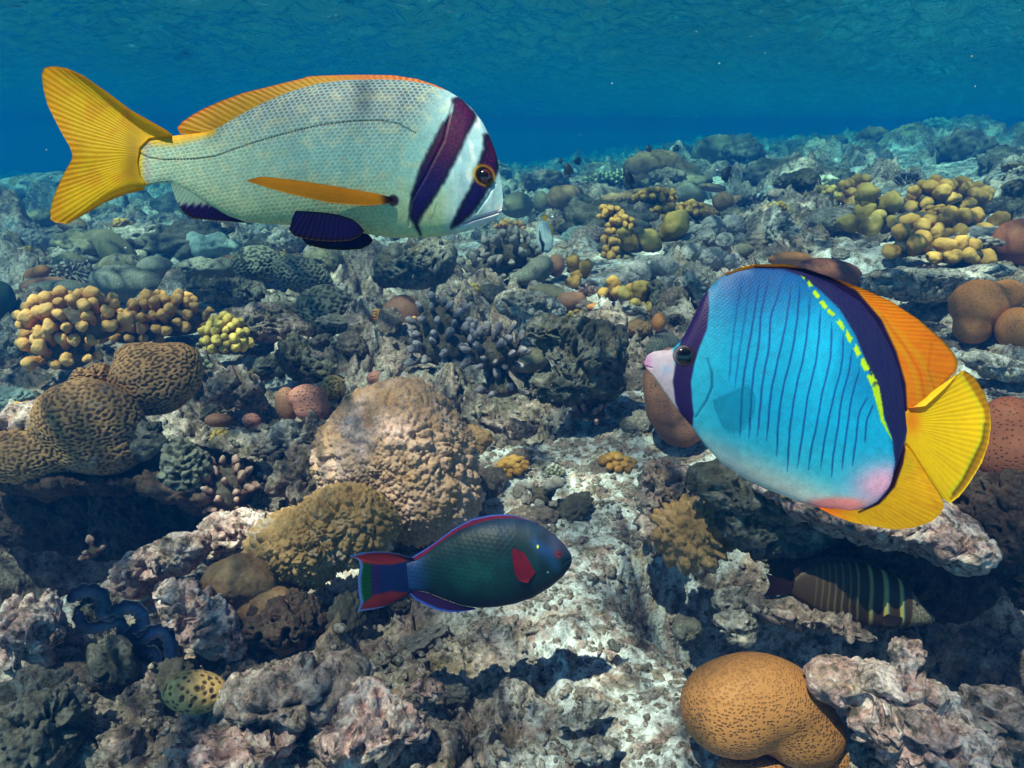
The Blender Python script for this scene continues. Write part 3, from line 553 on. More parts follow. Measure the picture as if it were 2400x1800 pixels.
S_(mz,'zs',[(2230,1400,330,170,0,120,330)],(2230,1560),'maroon',d_rock(.6,1),'reef_rock','maroon black back wall inside the right hollow','rock',at=(2200,1530))  # added behind the right hollow, its darkness painted as near-black maroon
S_(mz,'zs',[(640,1480,110,60,0,80,60)],(640,1540),'maroon',d_rock(.4,1),'reef_rock','maroon shaded rock under the olive nodular lobe','rock')  # shade under the lobe put into the rock's dark colour
ITEMS = []; MASK = []
for a, kw in SPECS:
    kind, z, L, base, mat, dz, name, label, cat = a
    bu, bv = Z(z, base)[0]; D = hit(*kw['at']) if 'at' in kw else hit(bu, bv); zoom = ZM[z][2]
    r = max(l[2] for l in L)/zoom*D/FPX; loc = P(bu, bv, D); ITEMS.append((a, kw, D, loc, r)); MASK.append((loc[0], loc[1]+.3*r, r*1.15))
TANG_D = hit(1985, 1545)+.09
FEAT.extend(_pits)
def terrain():
    nr, nc = 1150, 1000
    y = np.concatenate([np.linspace(-2.5, .55, 40), np.geomspace(.56, 48, nr-40)])
    s = np.linspace(-1, 1, nc); Y, S = np.meshgrid(y, s, indexing='ij')
    X = S*(.75 + .78*np.maximum(Y, 0)) * (1+.35*S*S)
    x = X.ravel(); yy = Y.ravel(); z = H(x, yy); D = np.maximum(np.abs(yy), .8)
    p = np.stack([x, yy, z*.5], 1)
    a = np.clip(D/3.2, .5, 3.0)
    w = np.stack([perlin(p*2.3, 61), perlin(p*2.3+9, 62)], 1)*.16
    q = p.copy(); q[:,:2] += w
    sand = sm(.1, .5, perlin(p*1.1, 5)*1.3 + .9*np.exp(-(((x-.22)/.55)**2 + ((yy-1.5)/.62)**2)**2))
    near = np.clip(1.8/D, 0, 1)
    mk = np.zeros(len(x))
    for (mx_, my_, mr) in MASK:
        b = np.nonzero((np.abs(x-mx_) < 2*mr) & (np.abs(yy-my_) < 2*mr))[0]; mk[b] = np.maximum(mk[b], np.exp(-(((x[b]-mx_)**2+(yy[b]-my_)**2)/mr**2)**2))
    z = z - .03*mk
    amp = 1 - .8*sand
    amp = amp*(1-.7*mk); z = z + a*(.22*fbm(q*2.2/np.maximum(1,a*.6)[:,None], 3, 11, kind=1)) * amp + np.clip(7/D,0,1)*.11*fbm(q*6.5, 3, 12, kind=1)*amp
    z = z + 0.042*fbm(q*17, 3, 13, kind=2)*amp*np.clip(6/D,0,1) + .014*fbm(q*46, 3, 14)*(.55+.45*amp)*np.clip(2.5/D,0,1) + .006*perlin(q*130, 15)*near
    pit = sm(.16, .42, perlin(q*24, 16))*sm(-.1, .2, perlin(q*4, 17)); z = z - .022*pit*amp*np.minimum(a, 1)
    x2 = x + .028*perlin(np.stack([x*14, yy*14, z*14], 1), 18)*np.clip(6/D,0,1)*amp + .008*near*perlin(np.stack([x*50, yy*50, z*50], 1), 19)
    y2 = yy + .035*perlin(np.stack([x*14, yy*14, z*14+5], 1), 20)*np.clip(6/D,0,1)*amp
    V = np.stack([x2, y2, z], 1)
    pl = np.clip(sand*1.0 + .5*sm(.1,.45,perlin(q*3.1, 33)), 0, 1)*sm(-.35,.25,perlin(q*21, 34)+.5*perlin(q*60, 35))
    me = meshnp('seabed', V, gridF(nr, nc), col=np.repeat(pl[:,None], 3, 1))
    o = link('seabed', me, rockmat('reef_rubble', tint=True))
    o['kind'] = 'structure'
    return V


TV = terrain()
# ------------------------------------------------------------------ fish
def poly(pts, n):
    pts = np.asarray(pts, float); d = np.r_[0, np.cumsum(np.hypot(*np.diff(pts, axis=0).T))]
    t = np.linspace(0, d[-1], n); return np.stack([np.interp(t, d, pts[:,0]), np.interp(t, d, pts[:,1])], 1)
def smooth1(a, k):
    if k < 2: return a
    w = np.hanning(k+2)[1:-1]; w /= w.sum(); return np.convolve(np.pad(a, (k//2, k-1-k//2), 'edge'), w, 'valid')
def spoly(pts, n, k=9):
    q = poly(pts, n); e0, e1 = q[0].copy(), q[-1].copy()
    q = np.stack([smooth1(q[:,0], k), smooth1(q[:,1], k)], 1); q[0] = e0; q[-1] = e1; return q
def band(uv, pts, w):
    """signed distance to a tapered stroke (negative inside), in pixels; also the parameter along it"""
    pts = np.asarray(pts, float); w = np.broadcast_to(np.asarray(w, float), len(pts)); best = np.full(len(uv), 1e9); bt = np.zeros(len(uv))
    for k in range(len(pts)-1):
        a, b = pts[k], pts[k+1]; ab = b-a; t = np.clip(((uv-a)@ab)/(ab@ab+1e-9), 0, 1)
        d = np.hypot(*(uv-a-t[:,None]*ab).T) - (w[k]+(w[k+1]-w[k])*t); m = d < best; best = np.where(m, d, best); bt = np.where(m, k+t, bt)
    return best, bt
def mixc(c, m, d): return c*(1-m[:,None]) + np.asarray(d)*m[:,None]
def edge(d, s=3): return 1 - sm(-s, s, d)
def lattice(s, t, a, b, skew=0.):
    """hexagonal scale net: distance from scale border, 0 at the border"""
    s = s/a + skew*t/b; t = t/b; F1 = np.full(len(s), 9.); F2 = F1.copy()
    j0 = np.floor(t)
    for dj in (-1, 0, 1, 2):
        j = j0+dj; off = .5*(np.mod(j, 2)); i0 = np.floor(s-off)
        for di in (0, 1):
            d = np.hypot((s-(i0+di+off)), (t-j)*.9); F2 = np.minimum(F2, np.maximum(F1, d)); F1 = np.minimum(F1, d)
    return F2-F1, F1
class Fish:
    def __init__(s, name, z, D, head, tail, loc_uv):
        s.z, s.D = z, D; s.h = Z(z, head)[0]; s.t = Z(z, tail)[0]; s.e1 = (s.t-s.h)/np.linalg.norm(s.t-s.h); s.e2 = np.array([s.e1[1], -s.e1[0]])
        if s.e2[1] > 0: s.e2 = -s.e2
        s.loc = P(*Z(z, loc_uv)[0], D); s.root = empty(name, s.loc); s.px = D/FPX
    def world(s, uv, off):     # off in metres towards the camera side (negative = away)
        p = P(uv[:,0], uv[:,1], np.full(len(uv), s.D)); return p - F_*np.asarray(off)[:,None] - s.loc
    def sh(s, uv): r = uv - s.h; return r@s.e1, r@s.e2
    def body(s, top, bot, thick, colf, mat, n=420, m=150, k=15, relief=None, name='body', pw=1.0):
        T = np.array(s.sh(Z(s.z, top))); B = np.array(s.sh(Z(s.z, bot))); L = min(T[0].max(), B[0].max())
        a = (1-np.cos(np.linspace(0, math.pi/2, n)))**.85*L; a[0] = 0
        def prof(Q):
            o = np.argsort(Q[0]); f = np.linspace(0, L, 700); v = np.interp(f, np.r_[0, Q[0][o]] if Q[0].min() > 0 else Q[0][o], np.r_[0, Q[1][o]] if Q[0].min() > 0 else Q[1][o])
            vs_ = smooth1(v, k); b = np.minimum(1, f/(L*.03)); return np.interp(a, f, v*(1-b)+vs_*b)
        pt, pb = prof(T), prof(B)
        if pt.mean() < pb.mean(): pt, pb = pb, pt
        mid = (pt+pb)/2; half = np.maximum((pt-pb)/2, .3)
        tk = np.interp(a/L, *zip(*thick)); tk = smooth1(tk, 9); tk = np.minimum(tk, tk*np.sqrt(np.clip(a/L*14, 0, 1))+half*0)
        th = np.linspace(0, 2*math.pi, 2*m, endpoint=False); A, TH = np.meshgrid(np.arange(n), th, indexing='ij'); A = A.ravel(); TH = TH.ravel()
        hh = mid[A] + half[A]*np.cos(TH); w = tk[A]*s.px*np.sign(np.sin(TH))*np.abs(np.sin(TH))**pw
        uv = s.h + a[A][:,None]*s.e1 + hh[:,None]*s.e2
        if relief is not None: w = w + np.sign(np.sin(TH))*relief(uv)*np.abs(np.sin(TH))**.5
        s.surf = (a, mid, half, tk, pw)
        me = meshnp(name, s.world(uv, w), gridF(n, 2*m, True), col=lin(np.clip(colf(uv), 0, 255)))
        return link(name, me, mat, s.root)
    def thickat(s, uv):
        x, h = s.sh(uv); a, mid, half, tk, pw = s.surf; m = np.interp(x, a, mid); q = np.clip((h-m)/np.interp(x, a, half), -1, 1)
        return np.interp(x, a, tk)*s.px*np.sqrt(1-q*q)**pw
    def fin(s, name, base, tip, colf, mat, n=160, m=26, rays=24, th=.0012, ridge=.0006, off=None, kb=5, kt=5, bend=0, z=None, flare=None, parent=None):
        z = z or s.z; b = spoly(Z(z, base), n, kb); t = spoly(Z(z, tip), n, kt)
        S, J = np.meshgrid(np.linspace(0, 1, n), np.linspace(0, 1, m), indexing='ij'); i = np.repeat(np.arange(n), m); j = J.ravel()
        uv = b[i]*(1-j[:,None]) + t[i]*j[:,None]
        rr = .22*ridge*np.sin(2*math.pi*rays*1.7*S.ravel() + 1.5*perlin(np.stack([S.ravel()*9, j*2, 0*j], 1), 8))*(.3+.7*j) ; tt = th*(1-.75*j) ; o0 = (off if off is not None else 0.) + bend*np.sin(3.1*S.ravel()+1)*j*j
        if callable(flare): o0 = o0 + flare(uv, S.ravel(), j)
        edgef = np.minimum(1, np.minimum(S.ravel(), 1-S.ravel())*40)
        c = lin(np.clip(colf(uv, S.ravel(), j), 0, 255))
        V = np.concatenate([s.world(uv, o0 + tt*edgef + rr*edgef), s.world(uv, o0 - tt*edgef + rr*edgef)]); Fq = gridF(n, m); N = n*m
        F2 = Fq[:, ::-1] + N; rim = []
        idx = np.arange(N).reshape(n, m)
        loop = np.concatenate([idx[:, 0], idx[-1, 1:], idx[-2::-1, -1], idx[0, -2:0:-1]]); l2 = np.roll(loop, -1)
        Fr = np.stack([loop, loop+N, l2+N, l2], 1)
        me = meshnp(name, V, np.concatenate([Fq, F2, Fr]), col=np.concatenate([c, c])); return link(name, me, mat, parent or s.root)
    def eye(s, c, r, iris, pupil=.55, out=.5, z=None, sclera=None, rim=None):
        z = z or s.z; uv = Z(z, c); rp = r/ZM[z][2]*s.px; th = s.thickat(uv)[0]
        for sgn in (1, -1):
            V, Fc = ico(4); V = V.copy(); d = -V@F_ * sgn; rad = np.sqrt(np.clip(1-d*d, 0, 1)); col = np.tile(np.array(iris, float), (len(V), 1)); 
            ang = np.arctan2(V@U_, V@R_); col = col*(1+.18*np.sin(ang*17)[:,None])
            if rim is not None: col = mixc(col, sm(.78, .9, rad), rim)
            col = mixc(col, 1-sm(pupil-.05, pupil+.05, rad), (3, 3, 5)); col[d < 0] = rim if rim is not None else iris
            Vw = V*rp; dd = -(Vw@F_); Vw = Vw + F_[None]*dd[:,None]*.45      # flatten along the view axis
            cen = s.world(uv, [sgn*(th - rp*.25)])[0]
            link('eye', meshnp('eye', Vw+cen, Fc, col=lin(np.clip(col, 0, 255))), MEYE, s.root)
MEYE = tintmat('fish_eye', .06, .9, 300, 0.)
MSKIN = tintmat('fish_skin', .5, .25, 160, .2)
MFIN = tintmat('fish_fin', .45, .35, 220, .2, .08)
def _glow(m, f):
    t = m.node_tree; o = t.nodes['Material Output']; b = t.nodes['Principled BSDF']; tr = t.nodes.new('ShaderNodeBsdfTranslucent'); mx = t.nodes.new('ShaderNodeMixShader'); mx.inputs[0].default_value = f
    t.links.new(b.inputs['Base Color'].links[0].from_socket, tr.inputs[0]); t.links.new(b.outputs[0], mx.inputs[1]); t.links.new(tr.outputs[0], mx.inputs[2]); t.links.new(mx.outputs[0], o.inputs[0])
_glow(MFIN, .5)
MTHIN = tintmat('clear_fin', .4, .3, 220, .2); _glow(MTHIN, .3)
def _clear(m, f):
    t = m.node_tree; o = t.nodes['Material Output']; p = o.inputs[0].links[0].from_socket; tr = t.nodes.new('ShaderNodeBsdfTransparent'); mx = t.nodes.new('ShaderNodeMixShader'); mx.inputs[0].default_value = f
    t.links.new(p, mx.inputs[1]); t.links.new(tr.outputs[0], mx.inputs[2]); t.links.new(mx.outputs[0], o.inputs[0])
_clear(MTHIN, .82)

def bream():
    f = Fish('sea_bream', 'z1', .60, (2174, 868), (590, 700), (1200, 800)); z = 'z1'; k = 1/1.8433
    top = [(2174,860),(2169,800),(2159,740),(2146,670),(2121,600),(2086,530),(2040,470),(1990,428),(1940,397),(1850,366),(1760,352),(1650,347),(1500,350),(1380,364),(1260,397),(1150,442),(1050,492),(960,545),(900,570),(820,580),(740,588),(680,588),(590,592)]
    bot = [(2174,880),(2166,915),(2130,950),(2060,985),(2000,1003),(1920,1018),(1820,1026),(1700,1028),(1600,1013),(1500,992),(1300,974),(1150,966),(1060,960),(985,935),(900,885),(820,830),(740,790),(690,790),(620,803),(590,808)]
    b1 = Z(z, [(1985,455),(2010,520),(1965,600),(1930,680),(1880,780),(1835,870),(1803,950),(1805,985),(1820,1018)]); w1 = np.array([28,50,58,60,58,46,25,8,4])*k
    b2 = Z(z, [(2106,600),(2125,670),(2112,730),(2095,780),(2062,850),(2025,910),(1985,960),(1955,990)]); w2 = np.array([16,36,44,38,34,31,20,5])*k
    ll = Z(z, [(600,660),(650,685),(720,697),(860,698),(950,690),(1040,662),(1150,632),(1270,605),(1400,580),(1550,563),(1660,560),(1740,575),(1810,612)])
    cx = ZM[z]
    def lat(uv):
        x, y = uv[:,0], uv[:,1]; bend = 26*np.sin((x-300)/330.)
        return lattice(x*.97+.18*y, y*1.0+bend+.04*(x-700), 12.2, 8.6, .0)
    def relief(uv):
        e, c = lat(uv); head = sm(930, 1010, uv[:,0]+.35*(uv[:,1]-300)); r = (.00028*sm(0, .35, e))*(1-head)
        dl, t = band(uv, ll, 1.5); g = band(uv, Z(z, [(1960,470),(1925,640),(1850,790),(1790,890),(1775,985)]), 1)[0]
        mo = band(uv, Z(z, [(2180,905),(2120,930),(2050,955),(2000,975)]), 1.5)[0]; ch = band(uv, Z(z, [(2140,800),(2110,860),(2060,930)]), 1)[0]
        return r - .0005*edge(dl, 2) - .0015*edge(g, 5) - .003*edge(mo, 4) - .001*edge(ch, 4)
    def col(uv):
        zx, zy = uv[:,0]*1.8433, uv[:,1]*1.8433
        e, c = lat(uv); n = perlin(np.stack([uv[:,0]/26, uv[:,1]/26, 0*zx], 1), 3); n2 = perlin(np.stack([uv[:,0]/5, uv[:,1]/5, 0*zx], 1), 4)
        C = np.tile(np.array([140,205,205.]), (len(uv), 1)); g = sm(700, 980, zy)
        C = mixc(C, g, (190, 222, 170)); C = mixc(C, sm(1500, 800, zx)*.5, (196, 214, 165))
        up = 1-sm(430, 720, zy); C = mixc(C, up*.8, (128, 168, 186))
        cell = sm(.1, .5, e)*(1-sm(1780, 1900, zx+.35*(zy-500)))
        C = mixc(C, cell*(.72*up+.12), (82, 88, 92)); C = mixc(C, cell*.25*(1-up)*sm(900, 600, zy), (150,170,120))
        C = mixc(C, (1-sm(0, .16, e))*.40*(1-sm(1780, 1900, zx))*(1-g*.7), (190, 228, 236))
        C = mixc(C, sm(-.1, .5, n)*.32, (214, 216, 170)); C = C*(1+.10*n2[:,None])
        C = mixc(C, sm(1880, 2000, zx)*.75, (170, 222, 242)); hl = sm(.05, .45, perlin(np.stack([uv[:,0]/18, uv[:,1]/40, 0*zx+3], 1), 6))*sm(1900, 2000, zx)
        C = mixc(C, hl*.7, (232, 246, 250)); C = mixc(C, sm(1900, 2000, zx)*sm(880, 960, zy)*.6, (180, 226, 216))  # pale highlight patches painted into the head colour
        tl = edge(band(uv, Z(z, [(560,585),(760,590),(920,575)]), [18, 22, 10])[0]*1.0, 14); C = mixc(C, tl, (232, 178, 20)); C = mixc(C, (1-sm(600, 640, zx+14*n2))*.9, (226,186,20)); C = mixc(C, edge(np.abs(zx-640)-14, 12)*.35, (170,140,150))
        dl, t = band(uv, ll, 1.7); C = mixc(C, edge(dl, 1.4)*(.55+.45*np.sin(t*60)), (10, 22, 34))
        for B, Wd in ((b1, w1), (b2, w2)):
            wob = 2.2*perlin(np.stack([uv[:,0]/9, uv[:,1]/14, 0*zx], 1), 9)
            d, t = band(uv, B, Wd); d = d + wob; inn = sm(640, 860, zy)[:,None]
            cc = np.array([58,6,66.])*(1-inn)+np.array([10,2,92.])*inn; cc = cc*(1+.5*n2[:,None]); cc = mixc(cc, sm(.15, .5, n2)*.35, (120, 20, 60))
            m = edge(d, 6)[:,None]; rim = sm(-13, -2, d); cc = mixc(cc, rim*.8, (6, 20, 42)); C = C*(1-m)+cc*m
        ey = np.hypot(zx-2094, zy-772); C = mixc(C, edge(ey-46, 10)*.9, (190, 140, 20)); C = mixc(C, edge(ey-36, 5), (10, 8, 14))
        mo = band(uv, Z(z, [(2182,895),(2160,925),(2100,945),(2040,965),(1998,980)]), [9,12,11,8,3])[0]; C = mixc(C, edge(mo, 3)*.85, (232, 232, 240)); mo = band(uv, Z(z, [(2182,905),(2120,932),(2050,955),(2000,975)]), 1)[0]; C = mixc(C, edge(mo, 1.6)*.75, (110, 90, 130))
        g = band(uv, Z(z, [(1895,895),(1880,940),(1865,960)]), 1)[0]; C = mixc(C, edge(g, 2.5)*.5, (70, 110, 120))
        ax = np.hypot(zx-1715, zy-890); C = mixc(C, edge(ax-22, 6)*.9, (30, 20, 50))
        return C
    f.body(top, bot, [(0,6),(.03,26),(.12,52),(.3,72),(.5,66),(.7,40),(.85,20),(1,4)], col, MSKIN, n=900, m=260, relief=relief, pw=.95)
    def yl(base, e=None):
        def c(uv, s, t):
            n = perlin(np.stack([s*70, t*3, 0*s], 1), 12); n2 = perlin(np.stack([uv[:,0]/40, uv[:,1]/40, 0*s], 1), 13)
            C = np.tile(np.array(base, float), (len(s), 1)); C = mixc(C, sm(0, .5, n)*.35, (250, 200, 20)); C = mixc(C, sm(.05, .45, n2)*.3, (240, 160, 6)); C = mixc(C, sm(.3, .6, -n)*.2, (200, 165, 4))
            if e is not None: C = mixc(C, sm(.75, .98, t)*.8, e)
            return C
        return c
    f.fin('dorsal_fin', [(1935,405),(1850,376),(1700,362),(1500,362),(1330,388),(1200,430),(1060,500),(950,560),(860,585)], [(1946,398),(1880,368),(1800,342),(1700,326),(1600,324),(1500,324),(1400,327),(1330,331),(1306,340),(1230,358),(1150,378),(1050,402),(960,435),(880,470),(830,498),(790,525),(767,552),(778,578)],
          lambda uv, s, t: mixc(mixc(yl((226,176,6), (250,150,24))(uv, s, t), (1-sm(.25, .5, s))*.9, (240, 130, 36)), sm(.7,.9,np.mod(s*30+t*.6, 1))*.35*sm(.3,.6,s), (250, 205, 60)), MFIN, n=360, m=24, rays=26, ridge=.0009, th=.0022, kb=9, kt=3)
    def tailc(uv, s, t):
        C = yl((255,222,0), (255,196,6))(uv, s, t); zx = uv[:,0]*1.8433; C = mixc(C, edge(zx-600, 40)*(1-sm(0,.25,t))*.6, (170,130,70)); return C
    tip = [(600,588),(690,562),(600,500),(500,425),(400,355),(330,322),(270,312),(230,318),(217,340),(220,400),(235,470),(262,530),(290,590),(318,640),(330,680),(318,708),(285,755),(255,810),(230,860),(215,910),(213,945),(230,958),(280,962),(305,945),(370,905),(430,865),(520,825),(600,806)]
    tip = [(740,578),(700,556)] + tip[2:]
    f.fin('tail_fin', [(750,590),(650,600),(610,640),(600,700),(610,760),(640,800)], tip, tailc, MFIN, n=480, m=60, rays=34, ridge=.0008, th=.0030, kb=15, kt=3, bend=.012)
    def navy(pale):
        def c(uv, s, t):
            n = perlin(np.stack([uv[:,0]/6, uv[:,1]/6, 0*s], 1), 14); C = np.tile(np.array([16,0,96.]), (len(s), 1)); C = mixc(C, sm(.1,.5,n)*.5, (60,4,90)); C = mixc(C, sm(.86,.97,t), (30,2,20))
            C = mixc(C, 1-sm(.0,.14,t)*sm(0,.05,s)*sm(0,.05,1-s), (4,20,40))
            if pale: zy = uv[:,1]*1.8433; zx = uv[:,0]*1.8433; C = mixc(C, 1-sm(872, 902, zy+.12*(zx-800)*-.2+6*np.sin(s*90)), (172,212,196)); 
            return C
        return c
    f.fin('anal_fin', [(738,788),(820,815),(900,862),(985,920),(1075,956)], [(740,794),(750,832),(762,865),(778,898),(800,925),(830,943),(900,950),(1000,957),(1062,963)], navy(True), MFIN, n=200, m=30, rays=14, ridge=.0006, th=.002)
    for sg in (1, -1):
        o = .030*sg
        f.fin('pelvic_fin', [(1318,960),(1330,950),(1420,955),(1500,965),(1560,985),(1590,1010)], [(1312,975),(1298,1028),(1320,1053),(1400,1070),(1480,1075),(1550,1070),(1590,1052),(1606,1030)], navy(False), MFIN, n=160, m=30, rays=10, ridge=.0010, th=.0022, off=o if sg > 0 else -.006)
    def pc(uv, s, t): n = perlin(np.stack([s*4, t*26, 0*s], 1), 15); return mixc(mixc(np.tile(np.array([255,184,14.]), (len(s), 1)), sm(0,.5,n)*.5, (236,150,6)), (1-sm(.02,.1,s)), (60,30,40))
    for sg in (1, -1):
        off = sg*1.0
        f.fin('pectoral_fin', [(1715,884),(1640,868),(1500,846),(1300,818),(1180,806),(1118,822)], [(1716,896),(1690,908),(1600,916),(1450,905),(1300,875),(1200,848),(1118,822)][:7], pc, MFIN, n=150, m=26, rays=3, ridge=.0004, th=.0014,
              flare=lambda uv, s, t, sg=sg: sg*(f.thickat(uv) + .003 + .012*s), parent=None)
    f.eye((2094,774), 34, (76,26,24), .5, rim=(14,8,14))
    tag(f.root, 'large silver blue fish with yellow tail and two dark bars across its head', 'fish')
bream()

def butterfly():
    f = Fish('butterflyfish', 'z5', .62, (133, 668), (1490, 1040), (850, 800)); z = 'z5'; k = 1/2.2116; zz = ZM[z]
    top = [(133,662),(148,625),(180,606),(220,600),(262,598),(290,585),(320,552),(350,505),(400,400),(450,300),(520,225),(600,188),(700,168),(850,170),(950,192),(1100,252),(1250,345),(1330,442),(1400,562),(1450,682),(1475,802),(1492,1000)]
    bot = [(137,685),(180,732),(240,822),(300,902),(370,982),(440,1082),(530,1182),(650,1262),(800,1332),(950,1392),(1050,1420),(1200,1438),(1300,1420),(1385,1360),(1432,1270),(1465,1160),(1480,1060)]
    eb = Z(z, [(452,296),(425,380),(400,480),(365,560),(338,640),(318,760),(330,860),(352,930),(372,980)]); ew = np.array([8,32,44,46,46,44,40,28,8])*k
    stripes = [[(625,250),(590,400),(560,600),(548,760)],[(672,235),(640,380),(600,600),(575,800)],[(712,245),(680,400),(650,560),(625,700),(612,800),(605,1040)],[(760,235),(705,430),(700,560),(665,720),(655,880),(650,1050)],
      [(828,240),(800,330),(750,440),(752,560),(710,760),(690,1040)],[(870,280),(830,480),(790,640),(750,820),(738,1060)],[(918,260),(890,450),(860,620),(810,800),(790,980),(793,1140)],[(965,330),(945,480),(920,640),(880,780),(850,1000),(850,1220)],
      [(1015,400),(1000,540),(980,680),(940,820),(920,1000),(898,1200)],[(1070,460),(1060,640),(1010,830),(985,1000),(960,1110),(957,1210)],[(1130,520),(1120,680),(1080,810),(1050,950),(1025,1100),(1020,1200)],[(1175,600),(1160,700),(1115,850),(1100,1000),(1080,1130),(1078,1250)],
      [(1215,700),(1170,840),(1155,960),(1140,1080),(1130,1210)],[(1260,840),(1210,920),(1200,1050),(1185,1190)],[(1290,880),(1255,960),(1248,1070)]]
    bb = Z(z, [(700,172),(850,178),(950,202),(1060,262),(1180,350),(1280,490),(1345,640),(1395,790),(1425,940),(1447,1050),(1445,1180),(1415,1300),(1340,1390),(1240,1436)]); bw = np.array([3,8,24,48,74,90,94,88,68,45,24,12,7,4])*k
    yc = Z(z, [(925,212),(965,250),(995,310),(1040,380),(1090,430),(1145,510),(1200,600),(1250,690),(1300,780),(1325,870),(1345,960),(1400,1060)]); yw = np.array([4,12,15,15,14,16,17,20,24,20,13,4])*k
    def col(uv):
        zx, zy = (uv[:,0]-zz[0])*zz[2], (uv[:,1]-zz[1])*zz[2]; o = 0*zx
        n = perlin(np.stack([uv[:,0]/60, uv[:,1]/60, o], 1), 3); n2 = perlin(np.stack([uv[:,0]/4, uv[:,1]/4, o], 1), 4)
        sw = lattice(uv[:,0]+.3*uv[:,1], uv[:,1]-.3*uv[:,0], 9, 7)[0]
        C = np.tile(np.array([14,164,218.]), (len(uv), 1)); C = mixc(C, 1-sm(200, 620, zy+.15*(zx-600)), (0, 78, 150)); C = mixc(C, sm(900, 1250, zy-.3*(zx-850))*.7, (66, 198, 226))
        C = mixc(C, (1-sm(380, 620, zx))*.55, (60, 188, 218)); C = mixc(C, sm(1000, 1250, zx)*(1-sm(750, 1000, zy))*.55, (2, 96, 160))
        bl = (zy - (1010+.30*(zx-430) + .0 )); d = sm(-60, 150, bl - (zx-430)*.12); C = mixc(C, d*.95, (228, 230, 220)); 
        C = mixc(C, sm(0, 1, np.exp(-((zx-1370)/210)**2-((zy-1300)/140)**2)*.95), (236, 176, 214)); C = mixc(C, sm(0, 1, np.exp(-((zx-1120)/150)**2-((zy-1400)/40)**2)*1.6), (250, 150, 150))
        C = mixc(C, edge(band(uv, Z(z, [(460,300),(470,240),(560,200),(660,190)]), 14*k)[0], 14)*.7, (130, 130, 170))
        for i, s in enumerate(stripes):
            s = np.array(s, float); q = spoly(Z(z, s), 60, 17); q[:,0] += .3*np.sin(q[:,1]/9+i); w = np.full(len(q), 4.0*k); w[:4] *= np.linspace(.2, 1, 4); w[-6:] *= np.linspace(1, .2, 6)
            d, t = band(uv, q, w); C = mixc(C, edge(d, 2.6)*(.5 if i < 2 else .88), (6, 54, 128))
        g = band(uv, Z(z, [(445,650),(465,720),(466,790),(440,860),(390,945)]), np.array([2,5,6,5,3])*k)[0]; C = mixc(C, edge(g, 2.5)*.8, (8, 96, 140))
        d, t = band(uv, bb, bw); C = mixc(C, edge(d+2*n2, 3.5), (24, 12, 62)); C = mixc(C, edge(d-6, 9)*.25, (20, 60, 130))
        d, t = band(uv, yc, yw); d = d + 2.5*perlin(np.stack([uv[:,0]/7, uv[:,1]/7, o], 1), 31); t = t + .25*perlin(np.stack([uv[:,0]/11, uv[:,1]/11, o], 1), 32); da = .5+.5*np.sin(t*2*math.pi*1.15+zx*.012); C = mixc(C, edge(d+1.5, 3)*sm(.12, .45, np.maximum(da, sm(7.5, 9, t))), (172, 216, 20))
        sn = (zx < 330)&(zy > 560); C = mixc(C, (1-sm(262, 292, zx-.12*(zy-600)))*sm(560, 580, zy), (196, 184, 206)); C = mixc(C, (1-sm(140, 190, zx)), (206, 150, 206))
        C = mixc(C, edge(np.hypot(zx-240, zy-700)-22, 22)*.5, (120, 170, 220)); C = mixc(C, edge(band(uv, Z(z, [(150,690),(230,800),(300,895)]), 10*k)[0], 5)*.6, (236, 214, 206)); C = mixc(C, edge(band(uv, Z(z, [(128,676),(150,680)]), 2)[0], 2)*.6, (150,90,130))
        d, t = band(uv, eb, ew); C = mixc(C, edge(d, 3), (34, 18, 84)); C = mixc(C, edge(np.hypot(zx-332, zy-630)-56, 5), (26, 12, 40))
        to = band(uv, Z(z, [(520,215),(600,182),(700,160),(850,162),(950,184)]), 6*k)[0]; C = mixc(C, edge(to, 2), (240, 190, 10))
        C = C*(1+.05*n2[:,None]); C = mixc(C, (1-sm(0,.10,sw))*.10, (180,230,240)); return C
    def relief(uv):
        e, c = lattice(uv[:,0]+.3*uv[:,1], uv[:,1]-.3*uv[:,0], 9, 7); zx = (uv[:,0]-zz[0])*zz[2]; mo = band(uv, Z(z, [(120,676),(170,690)]), 1.0)[0]
        g = band(uv, Z(z, [(445,650),(465,720),(466,790),(440,860),(390,945)]), 1)[0]; return .00022*sm(0,.3,e)*sm(300, 500, zx) - .0012*edge(g, 6) - .002*edge(mo, 2)
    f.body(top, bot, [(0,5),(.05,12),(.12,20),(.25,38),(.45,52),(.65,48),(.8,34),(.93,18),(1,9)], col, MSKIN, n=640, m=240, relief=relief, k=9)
    def dc(uv, s, t):
        zx, zy = (uv[:,0]-zz[0])*zz[2], (uv[:,1]-zz[1])*zz[2]; n = perlin(np.stack([s*40, t*3, 0*s], 1), 21)
        C = np.tile(np.array([255,160,0.]), (len(s), 1)); C = mixc(C, (1-sm(.25,.5,s)), (248,182,10)); C = mixc(C, sm(0,.5,n)*.3, (255,120,0)); C = mixc(C, sm(1500,1640,zx)*sm(700,850,zy)*.8, (228,176,14))
        for pl, w in (([(1330,400),(1450,520),(1560,640),(1625,760),(1635,850)], 14),([(1350,450),(1480,620),(1540,760),(1560,880)], 10)): C = mixc(C, edge(band(uv, Z(z, pl), w*k)[0], 5)*.5, (236,196,20))
        for pl, w in (([(1360,420),(1490,600),(1560,720),(1590,860)], 6),([(1620,560),(1600,700),(1640,800)], 4)): C = mixc(C, edge(band(uv, Z(z, pl), w*k)[0], 4)*.5, (222,100,4))
        C = mixc(C, sm(.93,.99,t)*.6, (150,120,10)); d, q = band(uv, bb, bw); return mixc(C, edge(d, 3.5), (30,14,78))
